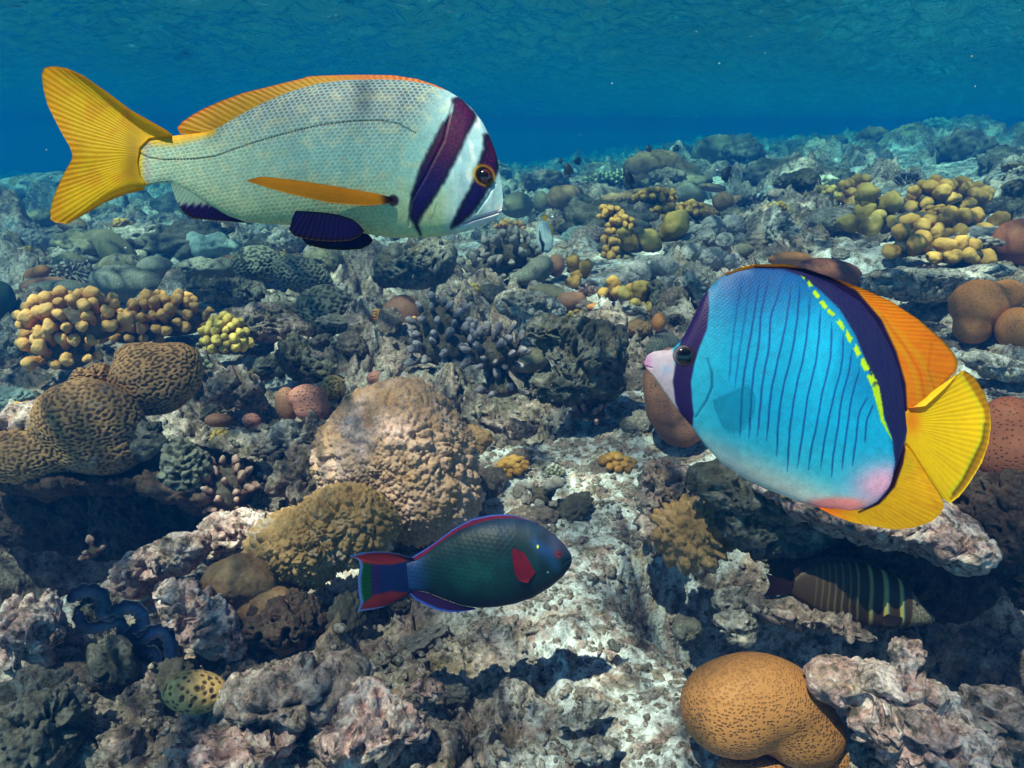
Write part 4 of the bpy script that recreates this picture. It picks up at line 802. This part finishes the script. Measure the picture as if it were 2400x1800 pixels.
    f.fin('dorsal_fin', [(545,225),(620,200),(700,182),(850,184),(950,206),(1100,266),(1235,360),(1310,452),(1380,570),(1430,690),(1455,805),(1470,905),(1480,930)], [(552,204),(620,177),(700,158),(850,157),(950,177),(1100,228),(1250,280),(1400,345),(1550,440),(1680,550),(1742,620),(1762,668),(1752,710),(1715,745),(1640,822),(1570,893),(1490,930)], dc, MFIN, n=420, m=60, rays=30, ridge=.0005, th=.0022, kb=9, kt=5, bend=.004)
    def ac(uv, s, t):
        zx, zy = (uv[:,0]-zz[0])*zz[2], (uv[:,1]-zz[1])*zz[2]; n = perlin(np.stack([s*36, t*3, 0*s], 1), 22)
        C = np.tile(np.array([255,208,0.]), (len(s), 1)); C = mixc(C, sm(0,.5,n)*.4, (236,160,0)); C = mixc(C, sm(1250,1050,zx)*.8, (255,128,10)); C = mixc(C, edge(np.hypot(zx-1500, zy-1200)-40, 50)*.5, (222,206,20)); C = mixc(C, sm(.95,.995,t)*.5, (190,150,10)); d, q = band(uv, bb, bw); return mixc(C, edge(d, 2.5), (60,20,50))
    f.fin('anal_fin', [(1470,1090),(1455,1180),(1420,1290),(1370,1370),(1290,1415),(1200,1428),(1100,1415),(1035,1405)], [(1498,1094),(1540,1126),(1590,1215),(1640,1298),(1688,1370),(1697,1410),(1680,1450),(1630,1490),(1540,1520),(1430,1530),(1300,1508),(1200,1488),(1100,1450),(1030,1414)], ac, MFIN, n=300, m=50, rays=22, ridge=.0005, th=.0022, bend=-.004)
    def tc(uv, s, t):
        zx, zy = (uv[:,0]-zz[0])*zz[2], (uv[:,1]-zz[1])*zz[2]; n = perlin(np.stack([s*34, t*2, 0*s], 1), 23)
        C = np.tile(np.array([255,224,0.]), (len(s), 1)); C = mixc(C, sm(0,.5,n)*.45, (244,206,10)); C = mixc(C, edge(np.hypot((zx-1520)/1.2, (zy-960)/2.2)-30, 30)*.8, (250,146,6))
        arc = [(1745,722),(1800,790),(1852,880),(1878,960),(1866,1070),(1820,1170),(1770,1270),(1712,1350)]; d, q = band(uv, Z(z, arc), 5*k); C = mixc(C, edge(d, 3), (226,232,50))
        out = [(1790,720),(1850,800),(1896,900),(1905,1000),(1885,1100),(1835,1210),(1780,1310),(1730,1370)]; d, q = band(uv, Z(z, out), np.array([20,26,16,10,18,20,14,6])*k); C = mixc(C, edge(d, 3)*.8, (176,124,8))
        inn = [(1890,980),(1880,1070),(1840,1160),(1790,1270),(1740,1345)]; d, q = band(uv, Z(z, inn), 7*k); return mixc(C, edge(d, 3)*.75, (96,92,14))
    f.fin('tail_fin', [(1488,895),(1478,950),(1476,1010),(1484,1080)], [(1500,897),(1575,888),(1680,790),(1735,728),(1775,702),(1830,742),(1880,820),(1910,900),(1919,990),(1910,1080),(1880,1180),(1820,1290),(1770,1360),(1725,1395),(1690,1366),(1640,1298),(1590,1214),(1540,1128),(1484,1092)], tc, MFIN, n=400, m=60, rays=26, ridge=.0006, th=.0024, off=-.002, bend=.006)
    def pc(uv, s, t): C = np.tile(np.array([18,158,196.]), (len(s), 1)); n = perlin(np.stack([s*20, t*2, 0*s], 1), 24); return mixc(C, sm(0,.5,n)*.3, (40,170,190))
    for sg in (1, -1):
        f.fin('pectoral_fin', [(468,856),(474,880),(480,905)], [(556,808),(640,770),(676,830),(668,920),(610,1005),(545,1012),(515,985)], pc, MTHIN, n=70, m=30, rays=12, ridge=.0005, th=.0006, flare=lambda uv, s, t, sg=sg: sg*(f.thickat(uv) + .0008 + .0008*t))
    f.fin('pelvic_fin', [(640,1235),(700,1262),(760,1292)], [(600,1245),(640,1262),(700,1290),(800,1336)], lambda uv, s, t: np.tile(np.array([190,200,196.]), (len(s), 1)), MFIN, n=40, m=12, rays=6)
    f.eye((332,630), 54, (46,36,42), .66, rim=(120,110,118))
    tag(f.root, 'blue butterflyfish with thin dark stripes, black eye band and yellow orange fins', 'fish')
butterfly()

def parrot():
    f = Fish('parrotfish', 'z7', 1.38, (1517, 500), (600, 590), (1050, 650)); z = 'z7'; k = 1/2.37; zz = ZM[z]
    top = [(1518,492),(1512,470),(1480,422),(1420,362),(1350,314),(1280,286),(1200,272),(1100,272),(1000,294),(900,334),(800,396),(720,458),(660,500),(600,512)]
    bot = [(1516,520),(1508,540),(1470,592),(1400,652),(1300,712),(1200,745),(1100,763),(1000,768),(900,752),(800,716),(720,682),(650,670),(600,672)]
    def lat(uv): return lattice(uv[:,0]+.12*uv[:,1], uv[:,1]-.10*uv[:,0], 15, 10)
    def relief(uv):
        e, c = lat(uv); zx = (uv[:,0]-zz[0])*zz[2]; mo = band(uv, Z(z, [(1530,492),(1490,500),(1465,516)]), 1)[0]; return 0.0004*sm(0,.35,e)*sm(1250,1150,zx) - .003*edge(mo, 2.5)
    def col(uv):
        zx, zy = (uv[:,0]-zz[0])*zz[2], (uv[:,1]-zz[1])*zz[2]; n = perlin(np.stack([uv[:,0]/30, uv[:,1]/30, 0*zx], 1), 3); e, c = lat(uv)
        C = np.tile(np.array([3,34,42.]), (len(uv), 1)); m = np.exp(-((zx-950)/200)**2-((zy-560)/110)**2); C = mixc(C, m, (12,66,62)); C = mixc(C, (1-sm(0,.16,e))*.75*(1-sm(1130,1230,zx)), (6,44,60))
        C = mixc(C, (1-sm(290,400,zy+.0*zx))*.7, (34,50,84)); C = mixc(C, sm(1250,1450,zx)*(1-sm(430,520,zy))*.75, (62,56,90)); C = mixc(C, (1-sm(640,760,zx))*.8, (26,62,128)); C = mixc(C, sm(690,760,zy)*sm(950,1100,zx)*.8, (52,32,60))
        C = mixc(C, edge(band(uv, Z(z, [(1300,380),(1370,440),(1420,520)]), [8,12,6])[0], 14)*.6, (16,60,130)); C = mixc(C, edge(np.hypot(zx-1440, zy-458)-20, 8), (96,24,44)); C = mixc(C, edge(np.hypot((zx-1325)*1.6, zy-410)-9, 3), (190,200,30)); C = mixc(C, edge(np.hypot(zx-1380, zy-552)-5, 3), (120,170,230))
        C = C*(1+.25*n[:,None]); C = mixc(C, edge(band(uv, Z(z, [(1530,494),(1490,502)]), 1.2)[0], 1.5)*.8, (10,12,20)); return C
    f.body(top, bot, [(0,8),(.05,24),(.2,44),(.45,52),(.7,34),(.9,14),(1,8)], col, MSKIN, n=460, m=150, relief=relief)
    blue = (96,136,250)
    def strip(c0):
        return lambda uv, s, t: mixc(mixc(np.tile(np.array(c0, float), (len(s), 1)), sm(0,.4,perlin(np.stack([s*30,t*2,0*s],1),5))*.4, (80,30,90)), sm(.72,.88,t), blue)
    f.fin('dorsal_fin', [(1330,305),(1200,280),(1100,282),(1000,304),(900,346),(800,406),(720,468),(660,515),(622,520)], [(1340,300),(1200,256),(1140,249),(1060,254),(960,276),(860,330),(780,390),(700,445),(640,480),(612,500)], lambda uv, s, t: mixc(strip((150,32,72))(uv, s, t), (1-sm(.08,.3,s))*.7, (50,60,110)), MFIN, n=200, m=16, rays=20, th=.002)
    f.fin('anal_fin', [(632,668),(720,690),(800,722),(900,758),(985,772)], [(606,672),(620,695),(650,724),(700,752),(770,782),(840,794),(900,792),(985,778)], strip((78,34,110)), MFIN, n=140, m=16, rays=16, th=.002)
    def tc(uv, s, t):
        zx, zy = (uv[:,0]-zz[0])*zz[2], (uv[:,1]-zz[1])*zz[2]; C = np.tile(np.array([20,40,110.]), (len(s), 1)); C = mixc(C, sm(480,430,zx), (56,30,110)); C = mixc(C, sm(418,396,zx), (14,84,34))
        C = mixc(C, edge(band(uv, Z(z, [(300,486),(420,482),(520,490),(610,500)]), [8,18,16,3])[0]*1., 3), (160,46,52)); C = mixc(C, edge(band(uv, Z(z, [(340,772),(440,738),(520,712),(600,688)]), [5,20,16,3])[0], 3), (150,42,48))
        return mixc(C, sm(.90,.97,t), (110,150,230))
    f.fin('tail_fin', [(640,502),(612,540),(604,590),(612,640),(640,682)], [(640,486),(600,478),(560,464),(500,454),(430,450),(360,456),(288,474),(316,484),(338,498),(345,530),(332,600),(334,680),(345,738),(335,765),(324,788),(400,780),(470,768),(540,740),(600,700),(636,688)], tc, MFIN, n=300, m=50, rays=24, th=.0028, kb=9, kt=3, bend=.01)
    for sg in (1, -1):
        f.fin('pectoral_fin', [(1310,545),(1300,562),(1288,578)], [(1250,436),(1186,408),(1188,480),(1200,545),(1225,590),(1270,600)], lambda uv, s, t: mixc(np.tile(np.array([140,26,50.]), (len(s), 1)), sm(0,.4,perlin(np.stack([s*20,t*2,0*s],1),7))*.4, (110,16,46)), MFIN, n=60, m=24, rays=10, th=.0008, flare=lambda uv, s, t, sg=sg: sg*(f.thickat(uv)+.002+.006*t))
    f.eye((1440,456), 10, (110,40,30), .6, rim=(40,16,30))
    tag(f.root, 'dark teal parrotfish with red fin patch and blue edged tail over the sand', 'fish')
parrot()

def tang():
    D = TANG_D
    f = Fish('surgeonfish', 'z8', D, (1637, 838), (840, 660), (1250, 800)); z = 'z8'; k = 1/2.37; zz = ZM[z]
    top = [(1637,830),(1628,812),(1590,780),(1540,720),(1500,660),(1450,612),(1380,570),(1280,532),(1150,512),(1040,515),(960,535),(890,575),(840,622)]
    bot = [(1632,850),(1600,860),(1540,862),(1450,880),(1380,892),(1300,882),(1150,845),(1020,800),(920,745),(840,690)]
    def col(uv):
        zx, zy = (uv[:,0]-zz[0])*zz[2], (uv[:,1]-zz[1])*zz[2]; C = np.tile(np.array([62,46,32.]), (len(uv), 1))
        for x0, w, a in ((1432,13,1),(1342,14,.95),(1262,10,.8),(1192,6,.6),(1150,4,.5),(1110,4,.45),(1074,4,.4),(1040,3.5,.35),(1006,3.5,.3),(972,3,.25)):
            q = Z(z, [(x0+4,500),(x0-2,620),(x0-12,740),(x0,860)]); d, t = band(uv, q, w*k); C = mixc(C, edge(d, 2)*a, (190,174,96)); d, t = band(uv+np.array([-w*k,0]), q, w*k*.35); C = mixc(C, edge(d, 1.5)*a*.7, (70,130,150))
        n = worley(np.stack([uv[:,0]/4, uv[:,1]/4, 0*zx], 1), 3)[0]; fc = sm(1482,1500,zx+.1*(zy-700)); C = mixc(C, fc, (104,96,84)); C = mixc(C, fc*(1-sm(.2,.4,n)), (190,184,160)); C = mixc(C, sm(800,900,zy)*(1-fc)*.8, (40,22,26)); return C
    f.body(top, bot, [(0,8),(.1,20),(.35,34),(.65,26),(1,6)], col, MSKIN, n=300, m=90)
    dk = lambda uv, s, t: mixc(np.tile(np.array([52,28,30.]), (len(s), 1)), sm(.9,1,t), (40,60,110))
    f.fin('dorsal_fin', [(1420,600),(1280,540),(1150,520),(1040,522),(950,545),(870,600)], [(1400,575),(1280,512),(1150,488),(1030,486),(930,500),(850,560)], dk, MFIN, n=90, m=10, rays=20)
    f.fin('anal_fin', [(1250,868),(1150,838),(1020,795),(920,742),(860,700)], [(1230,890),(1120,872),(1000,838),(900,790),(850,720)], dk, MFIN, n=90, m=10, rays=18)
    f.fin('tail_fin', [(850,625),(838,655),(850,688)], [(835,622),(760,600),(695,575),(712,610),(722,645),(705,680),(680,708),(750,702),(838,690)], dk, MFIN, n=90, m=24, rays=14)
    f.fin('pectoral_fin', [(1420,800),(1425,820),(1420,840)], [(1330,775),(1300,800),(1320,835),(1370,850)], lambda uv, s, t: np.tile(np.array([70,56,60.]), (len(s), 1)), MFIN, n=40, m=14, rays=8, th=.0006, flare=lambda uv, s, t: f.thickat(uv)+.003+.006*t)
    f.eye((1512,736), 13, (90,70,50), .6)
    tag(f.root, 'brown surgeonfish with yellow stripes swimming in the dark hollow under the ledge', 'fish')
tang()

def smallfish():
    D = 2.9; f = Fish('butterflyfish', 'z4', D, (1328, 256), (1318, 50), (1325, 150)); z = 'z4'; k = 1/2.765
    def col(uv):
        C = np.tile(np.array([176,206,214.]), (len(uv), 1)); x = (uv[:,0]-800)*2.765; y = (uv[:,1]-500)*2.765
        for i in range(5): C = mixc(C, edge(band(uv, Z(z, [(1282+i*13,90),(1290+i*13,170)]), 1.5*k)[0], 1)*.4, (60,100,140))
        C = mixc(C, edge(band(uv, Z(z, [(1284,120),(1290,175),(1306,205),(1304,248)]), np.array([3,8,11,5])*k)[0], 1.5), (8,18,50)); return mixc(C, sm(150,60,y)*.5, (90,140,170))
    f.body([(1330,258),(1310,250),(1285,235),(1270,205),(1262,150),(1266,90),(1290,50)], [(1336,258),(1352,248),(1368,225),(1374,170),(1362,120),(1345,70),(1340,50)], [(0,4),(.3,9),(.7,8),(1,3)], col, MSKIN, n=80, m=30, k=5)
    ye = lambda uv, s, t: np.tile(np.array([214,176,20.]), (len(s), 1))
    f.fin('dorsal_fin', [(1372,180),(1360,120),(1342,70)], [(1376,176),(1372,110),(1350,60)], ye, MFIN, n=40, m=8, rays=6, th=.001)
    f.fin('tail_fin', [(1312,54),(1330,50)], [(1300,14),(1318,10),(1338,16)], ye, MFIN, n=20, m=8, rays=4, th=.001)
    f.eye((1310,232), 5, (20,20,30))
    tag(f.root, 'tiny pale striped butterflyfish pointing its head down over the grey reef', 'fish')
    spots = [((482,210),(1,.1),34,150,4.2,'black damselfish hanging upright above the rounded brown corals'),((1010,285),(.3,1),34,190,4.6,'black damselfish beside the green tipped coral head'),
             ((1180,32),(1,-.2),26,66,7.5,'dark little fish in blue water over the reef crest, left of its pair'),((1420,28),(1,-.1),24,78,7.8,'dark little fish in blue water over the reef crest, right of its pair'),
             ((418,138),(1,0),22,52,7.0,'faint dark fish low above the reef just left of the upright damselfish'),((565,140),(1,0),28,84,6.6,'faint dark fish low above the reef just right of the upright damselfish'),
             ((1850,250),(1,.3),60,110,5.0,'dark blue fish blending into the teal reef right of the brown mound')]
    md = plainmat('damselfish_skin', (.012,.016,.03), (.02,.028,.05), rough=.5, bs=.1)
    for (c, dr, hw, L, D, lab) in spots:
        uv = Z('za', c)[0]; loc = P(uv[0], uv[1], D); r = empty('damselfish', loc); d = np.array(dr, float); d /= np.linalg.norm(d)
        if L > 100 and hw < 50: d = np.array([.25, 1.0]); d /= np.linalg.norm(d)
        s = D/FPX/3.6867; ax = R_*d[0] - U_*d[1]; up = R_*d[1] + U_*d[0]
        n, m = 40, 24; a = np.linspace(0, 1, n); hp = np.interp(a, [0,.08,.25,.45,.7,.88,1], [.05,.5,.9,1,.7,.28,.16]); th = np.linspace(0, 2*math.pi, m, endpoint=False)
        A, T = np.meshgrid(a, th, indexing='ij'); h = np.interp(A.ravel(), a, hp); lx = (A.ravel()-.5)*L*.8*s
        V = ax*lx[:,None] + up*(h*hw*s*np.cos(T.ravel()))[:,None] + F_*(h*hw*.35*s*np.sin(T.ravel()))[:,None]
        link('body', meshnp('body', V, gridF(n, m, True)), md, r)
        def sheet(nm, pts):
            pts = np.array(pts, float); q = ax*(pts[:,0]*L*s)[:,None] + up*(pts[:,1]*hw*s)[:,None]; n_ = len(q); V = np.concatenate([q+F_*.001, q-F_*.001]); me = bpy.data.meshes.new(nm)
            fc = [list(range(n_)), list(range(2*n_-1, n_-1, -1))] + [[i, i+n_, (i+1)%n_+n_, (i+1)%n_] for i in range(n_)]; me.from_pydata([tuple(v) for v in V], [], fc); link(nm, me, md, r)
        sheet('tail_fin', [(.36,.18),(.52,.75),(.47,0),(.52,-.75),(.36,-.18)]); sheet('dorsal_fin', [(-.2,.85),(.1,1.28),(.30,1.1),(.34,.35)]); sheet('anal_fin', [(-.05,-.9),(.12,-1.3),(.30,-1.05),(.34,-.35)])
        tag(r, lab, 'fish')
smallfish()
def build_items():
    rs = np.random.RandomState(5)
    for (a, kw, D, loc, r) in ITEMS:
        kind, z, L, base, mat, dz, name, label, cat = a; zoom = ZM[z][2]
        if kind == 'solid':
            if mat == 'cell':
                d1 = dz
                def dz(p, d1=d1):
                    f = sm(.30, .48, worley(p/.0105 + .25*np.stack([perlin(p*60, 2)]*3, 1), 4)[0]); st0.append(f); return d1(p) + .003*f
            st0 = []
            wl = {'brain': .0128, 'brain2': .0128, 'brain_dark': .024}.get(mat); st = []
            if wl:
                d0 = dz
                def dz(p, d0=d0):
                    f = sm(-.75, .25, maze(p, wl, len(label))); st.append(f); return d0(p) + .0045*(wl/.018)*f
            V, F, _ = blob(z, L, D, loc, k=kw.get('k', .25), sub=kw.get('sub', 6 if wl or mat == 'cell' else None), disp=dz); st = st or st0
            o = link(name, meshnp(name, V, F, col=np.repeat(st[0][:,None], 3, 1) if st else None), M[mat], loc=loc)
            tag(o, label, cat, kw.get('group'))
        else:
            bk, nb, size = dz; sz = size*min(1.6, max(.5, D/2.1))
            root = empty(name, loc); tag(root, label, cat, kw.get('group'))
            Ls = [(l[0], l[1]+.04*l[3], l[2]*.80, l[3]*.74, *l[4:]) for l in L]
            k = .3; V, F, dw = blob(z, Ls, D, loc, k=k, sub=5, disp=d_soft(.01, 10))
            link('base', meshnp('base', V, F), M['base'], root)
            n = dw*.75 + np.array([0, 0, .38])[None]; n /= np.linalg.norm(n, axis=1)[:,None]
            ok = np.nonzero((-(dw@F_) > -.15) & (dw[:,2] > -.55))[0]; rs.shuffle(ok); pk = []
            md = sz*(.56 if bk == 'lobe' else .46 if bk == 'ball' else .50)
            # several star-shaped islands: also sample directly on every lobe
            C = [V[i] for i in ok]; N = [n[i] for i in ok]
            E = lobes_px(z, Ls)
            for (c, rr, rot) in E:
                d, _f = ico(3); sel = (-d[:,2] > -.15) & (d[:,1] > -.6); dd = d[sel]; p = dd*rr
                if rot: p = np.stack([p[:,0]*math.cos(rot)-p[:,1]*math.sin(rot), p[:,0]*math.sin(rot)+p[:,1]*math.cos(rot), p[:,2]], 1)
                q = c+p; w = P(q[:,0], -q[:,1], np.full(len(q), D)) + F_*(q[:,2]*D/FPX)[:,None] - loc; nn = dd@np.stack([R_, U_, F_])*.75+np.array([0,0,.38]); nn /= np.linalg.norm(nn, axis=1)[:,None]
                C += list(w); N += list(nn)
            C = np.array(C); N = np.array(N); od = rs.permutation(len(C)); taken = np.zeros((0,3)); cnt = 0
            for i in od:
                if cnt >= nb: break
                if len(taken) and np.min(np.sum((taken-C[i])**2, 1)) < md*md: continue
                taken = np.vstack([taken, C[i]]); cnt += 1
                s = sz*rs.uniform(.78, 1.2); nn = N[i] + rs.randn(3)*.18; nn /= np.linalg.norm(nn)
                place(bmesh_of(bk, rs.randint(0, 6), mat), 'branch' if bk != 'lobe' else 'lobe', root, C[i]-nn*s*.35, nn, s, rs.uniform(.9, 1.15), rs.rand()*6.28)
build_items()

def clam():
    z = 'z6'; D = hit(*Z(z, (600, 1120))[0])*.985; loc = P(*Z(z, (600, 1120))[0], D); root = empty('giant_clam', loc); s = D/FPX/ZM[z][2]
    tag(root, 'giant clam with wavy dark blue lips wedged between pink rocks', 'clam')
    m = NT('clam_mantle'); at = m.n('Attribute', attribute_name='tint'); nz = m.noise(60, 4, .6).outputs[0]
    c = m.mix(m.ramp(nz, [(.4, .7), (.6, 0)]), at.outputs[0], (.004,.012,.05)); m.b.inputs['Specular IOR Level'].default_value = .5; mm = m.done(c, m.bump(nz, .4, .003), .4)
    P1 = [(345,850),(370,815),(420,790),(475,792),(515,815),(520,860),(505,900),(540,915),(590,885),(640,865),(690,885),(712,935),(690,975),(650,1000),(650,1040),(700,1025),(760,985),(810,985),(838,1030),(842,1090),(838,1165)]
    P2 = [(385,880),(400,940),(440,975),(500,965),(560,940),(600,945),(615,990),(590,1030),(575,1075),(610,1100),(670,1105),(725,1085),(765,1090),(765,1140),(790,1175),(836,1178)]
    def lip(pts, w, dirs):
        c = spoly(Z(z, pts), 160, 9); n, k = 160, 40; th = np.linspace(0, 2*math.pi, k, endpoint=False); V = []; Cc = []
        for i in range(n):
            t = c[min(i+1, n-1)]-c[max(i-1, 0)]; t /= np.linalg.norm(t)+1e-9; nn = np.array([-t[1], t[0]]); e = min(1, i/8, (n-1-i)/8)**.5 + .05
            cc = c[i] + nn*dirs*w*.0; wob = 1+.12*math.sin(i*.9)
            for a in th:
                x, y = math.cos(a), math.sin(a); uv = cc + nn*x*w*e*wob/ZM[z][2]
                p = P(uv[0], uv[1], D) - F_*(y*w*.22*e*s + .35*w*s*x*x) - F_*(14*s); V.append(p-loc)
                edge_ = float(abs(x) > .97); base = np.array([5,14,44.])+np.array([4,26,44.])*.8*(abs(x) < .35); col = base*(1-edge_)+np.array([90,110,110.])*edge_*.8; Cc.append(col*(1+.2*math.sin(i*1.7+x*4)))
        return np.array(V), gridF(n, k, True), lin(np.clip(np.array(Cc), 0, 255))
    for pts, w, d in ((P1, 34, 1), (P2, 30, -1)):
        V, F, C = lip(pts, w, d); link('mantle_lip', meshnp('mantle_lip', V, F, col=C), mm, root)
    for L in ([(430,900,100,70,20)], [(680,1060,120,80,20)]):
        V, F, _ = blob(z, [(x, y, a, b, r, 60, 40) for x, y, a, b, r in L], D, loc, disp=d_rock(.25, .6)); link('shell_valve', meshnp('shell_valve', V, F), M['rock_dark'], root)
clam()

def scatter():
    rs = np.random.RandomState(9); V = TV.reshape(1150, 1000, 3)
    # far coral heads
    def head(seed, flat, lump):
        E = [(np.array([0,0,0.]), np.array([1,1,flat]), 0)] + [(np.array([math.cos(t)*.6, math.sin(t)*.6, .1]), np.array([.5,.5,.45*flat+.1])*rs.uniform(.7,1.2), 0) for t in rs.rand(4)*6.28]
        d, F = ico(5); r = radial(d, E, .15, np.zeros(3), 1.7); Q = d*r[:,None]; return Q + d*(lump*(.6-worley(Q*3+seed, seed)[0]) + .1*fbm(Q*5, 3, seed))[:,None], F
    ms = []
    for i, (fl, lu, mt) in enumerate([(.7,.3,'rock'),(.55,.2,'olive_dome'),(.8,.45,'rock_dark'),(.5,.35,'soft'),(.75,.12,'brown_soft'),(.6,.5,'rock_pale'),(.9,.35,'rock_dark'),(.45,.3,'rock')]):
        Q, F = head(i, fl, lu); me = meshnp('coral_mound', Q, F); me.materials.append(M[mt]); ms.append(me)
    n = 0
    while n < 260:
        D = 4.2*math.exp(rs.rand()**.8*1.75); i = np.searchsorted(V[:,500,1], D); j = rs.randint(60, 940)
        if i >= 1149: continue
        p = V[i, j]; s = rs.uniform(.05, .17)*(.6+D*.11)
        if rs.rand() < .12: s *= 1.8
        o = link('coral_mound', ms[rs.randint(len(ms))], loc=p+[0,0,s*.2]); o.scale = (s*rs.uniform(.8,1.4), s*rs.uniform(.8,1.3), s*rs.uniform(.6,1.1)); o.rotation_euler = (rs.randn()*.15, rs.randn()*.15, rs.rand()*6.28)
        tag(o, 'faded coral lump among many on the distant teal reef slope', 'coral', 'coral lumps on the distant slope'); n += 1
    kn = []
    for i, mt in enumerate(['rock','olive_dome','rock_dark','soft','brown_soft','rock_pale','nod2','rock_pink','brown_dome','blue_soft']):
        E = [(np.array([0,0,0.]), np.array([1,.9,.75]), 0)] + [(np.array([math.cos(t)*.75, math.sin(t)*.7, rs.uniform(-.2,.3)]), np.array([.55,.5,.45])*rs.uniform(.6,1.2), 0) for t in rs.rand(5)*6.28]
        d, F = ico(6); r = radial(d, E, .12, np.zeros(3), 1.9); Q = d*r[:,None]; w = worley(Q*4.5+i, i); w2 = worley(Q*11+i, i+3)
        h = .16*fbm(Q*2.2+i, 3, i, kind=1) + .10*(w[1]-w[0]).clip(0,.4) + .07*(1-w2[0])*.6 + .03*fbm(Q*14, 2, i+2); h = h if mt not in ('olive_dome','brown_dome') else .25*h
        me = meshnp('reef_knoll', Q + d*h[:,None], F); me.materials.append(M[mt]); kn.append(me)
    n = 0; tries = 0
    while n < 95 and tries < 9000:
        tries += 1; D = 2.2*math.exp(rs.rand()*1.2); i = np.searchsorted(V[:,500,1], D); j = rs.randint(120, 880); p = V[i, j]
        if any((p[0]-m[0])**2 + (p[1]-m[1])**2 < (m[2]*.85+.03)**2 for m in MASK): continue
        s = rs.uniform(.035, .10)*(.45+.2*D); o = link('reef_knoll', kn[rs.randint(len(kn))], loc=p+[0,0,s*.15]); o.scale = (s*rs.uniform(.9,1.5), s*rs.uniform(.8,1.3), s*rs.uniform(.7,1.1)); o.rotation_euler = (rs.randn()*.2, rs.randn()*.2, rs.rand()*6.28)
        tag(o, 'lumpy weathered coral knoll between the named corals of the middle reef', 'coral', 'weathered knolls on the middle reef'); n += 1
    n = 0; tries = 0
    while n < 150 and tries < 9000:
        tries += 1; D = 1.25*math.exp(rs.rand()*1.2); i = np.searchsorted(V[:,500,1], D); j = rs.randint(250, 750); p = V[i, j]
        if any((p[0]-m[0])**2 + (p[1]-m[1])**2 < (m[2]*.8)**2 for m in MASK): continue
        if (p[0]-.25)**2/.16 + (p[1]-1.45)**2/.2 < 1 and rs.rand() < .85: continue
        s = rs.uniform(.012, .045)*(.5+.35*D); o = link('rubble_stone', ms[[0,2,5,6,7,0,5][rs.randint(7)]], loc=p+[0,0,s*.2]); o.scale = (s*rs.uniform(.8,1.5), s*rs.uniform(.8,1.3), s*rs.uniform(.6,1.2)); o.rotation_euler = (rs.randn()*.4, rs.randn()*.4, rs.rand()*6.28)
        tag(o, 'loose grey reef stone lying among the rubble between the corals', 'stone', 'loose stones between the corals'); n += 1
    # small whole colonies, one mesh each, shared by copies
    tm = []
    for i, (bk, mt) in enumerate([('slim','gryb'),('knob','tanb'),('ball','olib'),('slim','blub'),('knob','whib'),('lobe','lobb'),('knob','gryb'),('slim','redb')]):
        Vs, Fs, off = [], [], 0; d, _f = ico(2); pts = d[d[:,2] > -.1]; rs.shuffle(pts); tk = []
        for c in pts:
            if len(tk) >= 34: break
            if all(np.sum((c-t)**2) > .10 for t in tk):
                tk.append(c); v, F = branch_mesh(bk, i*3+len(tk)%3); nn = c*.8+[0,0,.5]; nn = nn/np.linalg.norm(nn)+rs.randn(3)*.12; q = np.array(Vector(nn).to_track_quat('Z','Y').to_matrix()); s = rs.uniform(.45, .75)
                Vs.append((v*s)@q.T + c*[1,1,.6]*.6); Fs.append(F+off); off += len(v)
        me = meshnp('coral_tuft', np.concatenate(Vs), np.concatenate(Fs)); me.materials.append(M[mt]); tm.append(me)
    n = 0; tries = 0
    while n < 110 and tries < 9000:
        tries += 1; D = 2.1*math.exp(rs.rand()*1.25); i = np.searchsorted(V[:,500,1], D); j = rs.randint(150, 850); p = V[i, j]
        if any((p[0]-m[0])**2 + (p[1]-m[1])**2 < (m[2]*.7)**2 for m in MASK): continue
        s = rs.uniform(.022, .05)*(.55+.22*D); o = link('coral_tuft', tm[rs.randint(len(tm))], loc=p+[0,0,s*.1]); o.scale = (s*rs.uniform(.8,1.5), s*rs.uniform(.8,1.4), s*rs.uniform(.7,1.1)); o.rotation_euler = (rs.randn()*.2, rs.randn()*.2, rs.rand()*6.28)
        tag(o, 'small knobby branching coral tuft growing on the middle reef slope', 'coral', 'small coral tufts on the middle reef'); n += 1
    # drifting specks in the water
    d, F = ico(1); Vs = [d*rs.uniform(.0008, .0022)*math.sqrt(t) + P(rs.uniform(0, 2400), rs.uniform(0, 1000), t) for t in rs.uniform(1.0, 5, 40)]
    o = link('drifting_specks', meshnp('drifting_specks', np.concatenate(Vs), np.concatenate([F+i*len(d) for i in range(40)])), plainmat('speck', (.8,.8,.8), (.9,.9,.9))); tag(o, 'tiny pale specks drifting in the water', 'specks', kind='stuff')
    # uncountable rubble crumbs
    pb = []
    for k in range(6):
        d, F = ico(2); pb.append((d*(1+.35*perlin(d*1.7+k*3, k))[:,None]*rs.uniform(.5, 1, 3), F))
    Vs, Fs, off = [], [], 0
    for n in range(9000):
        D = 1.0*math.exp(rs.rand()*1.35); i = np.searchsorted(V[:,500,1], D); j = rs.randint(230, 770); p = V[i, j]; q, F = pb[rs.randint(6)]; s = rs.uniform(.0025, .009)*(.6+.4*D)*(2 if rs.rand() < .06 else 1); a = rs.rand()*6.28; c, sn = math.cos(a), math.sin(a)
        st = rs.uniform(.6, 2.2); R2 = np.array([[c,-sn,0],[sn,c,0],[0,0,1]]); Vs.append((q*[s*st, s, s*.8])@R2.T + p); Fs.append(F+off); off += len(q)
    o = link('rubble_crumbs', meshnp('rubble_crumbs', np.concatenate(Vs), np.concatenate(Fs)), rockmat('crumb_rock', (.2,.2,.2), (.45,.38,.37), (.75,.70,.68), k=3)); tag(o, 'loose coral crumbs strewn over the seabed', 'rubble', kind='stuff')
scatter()
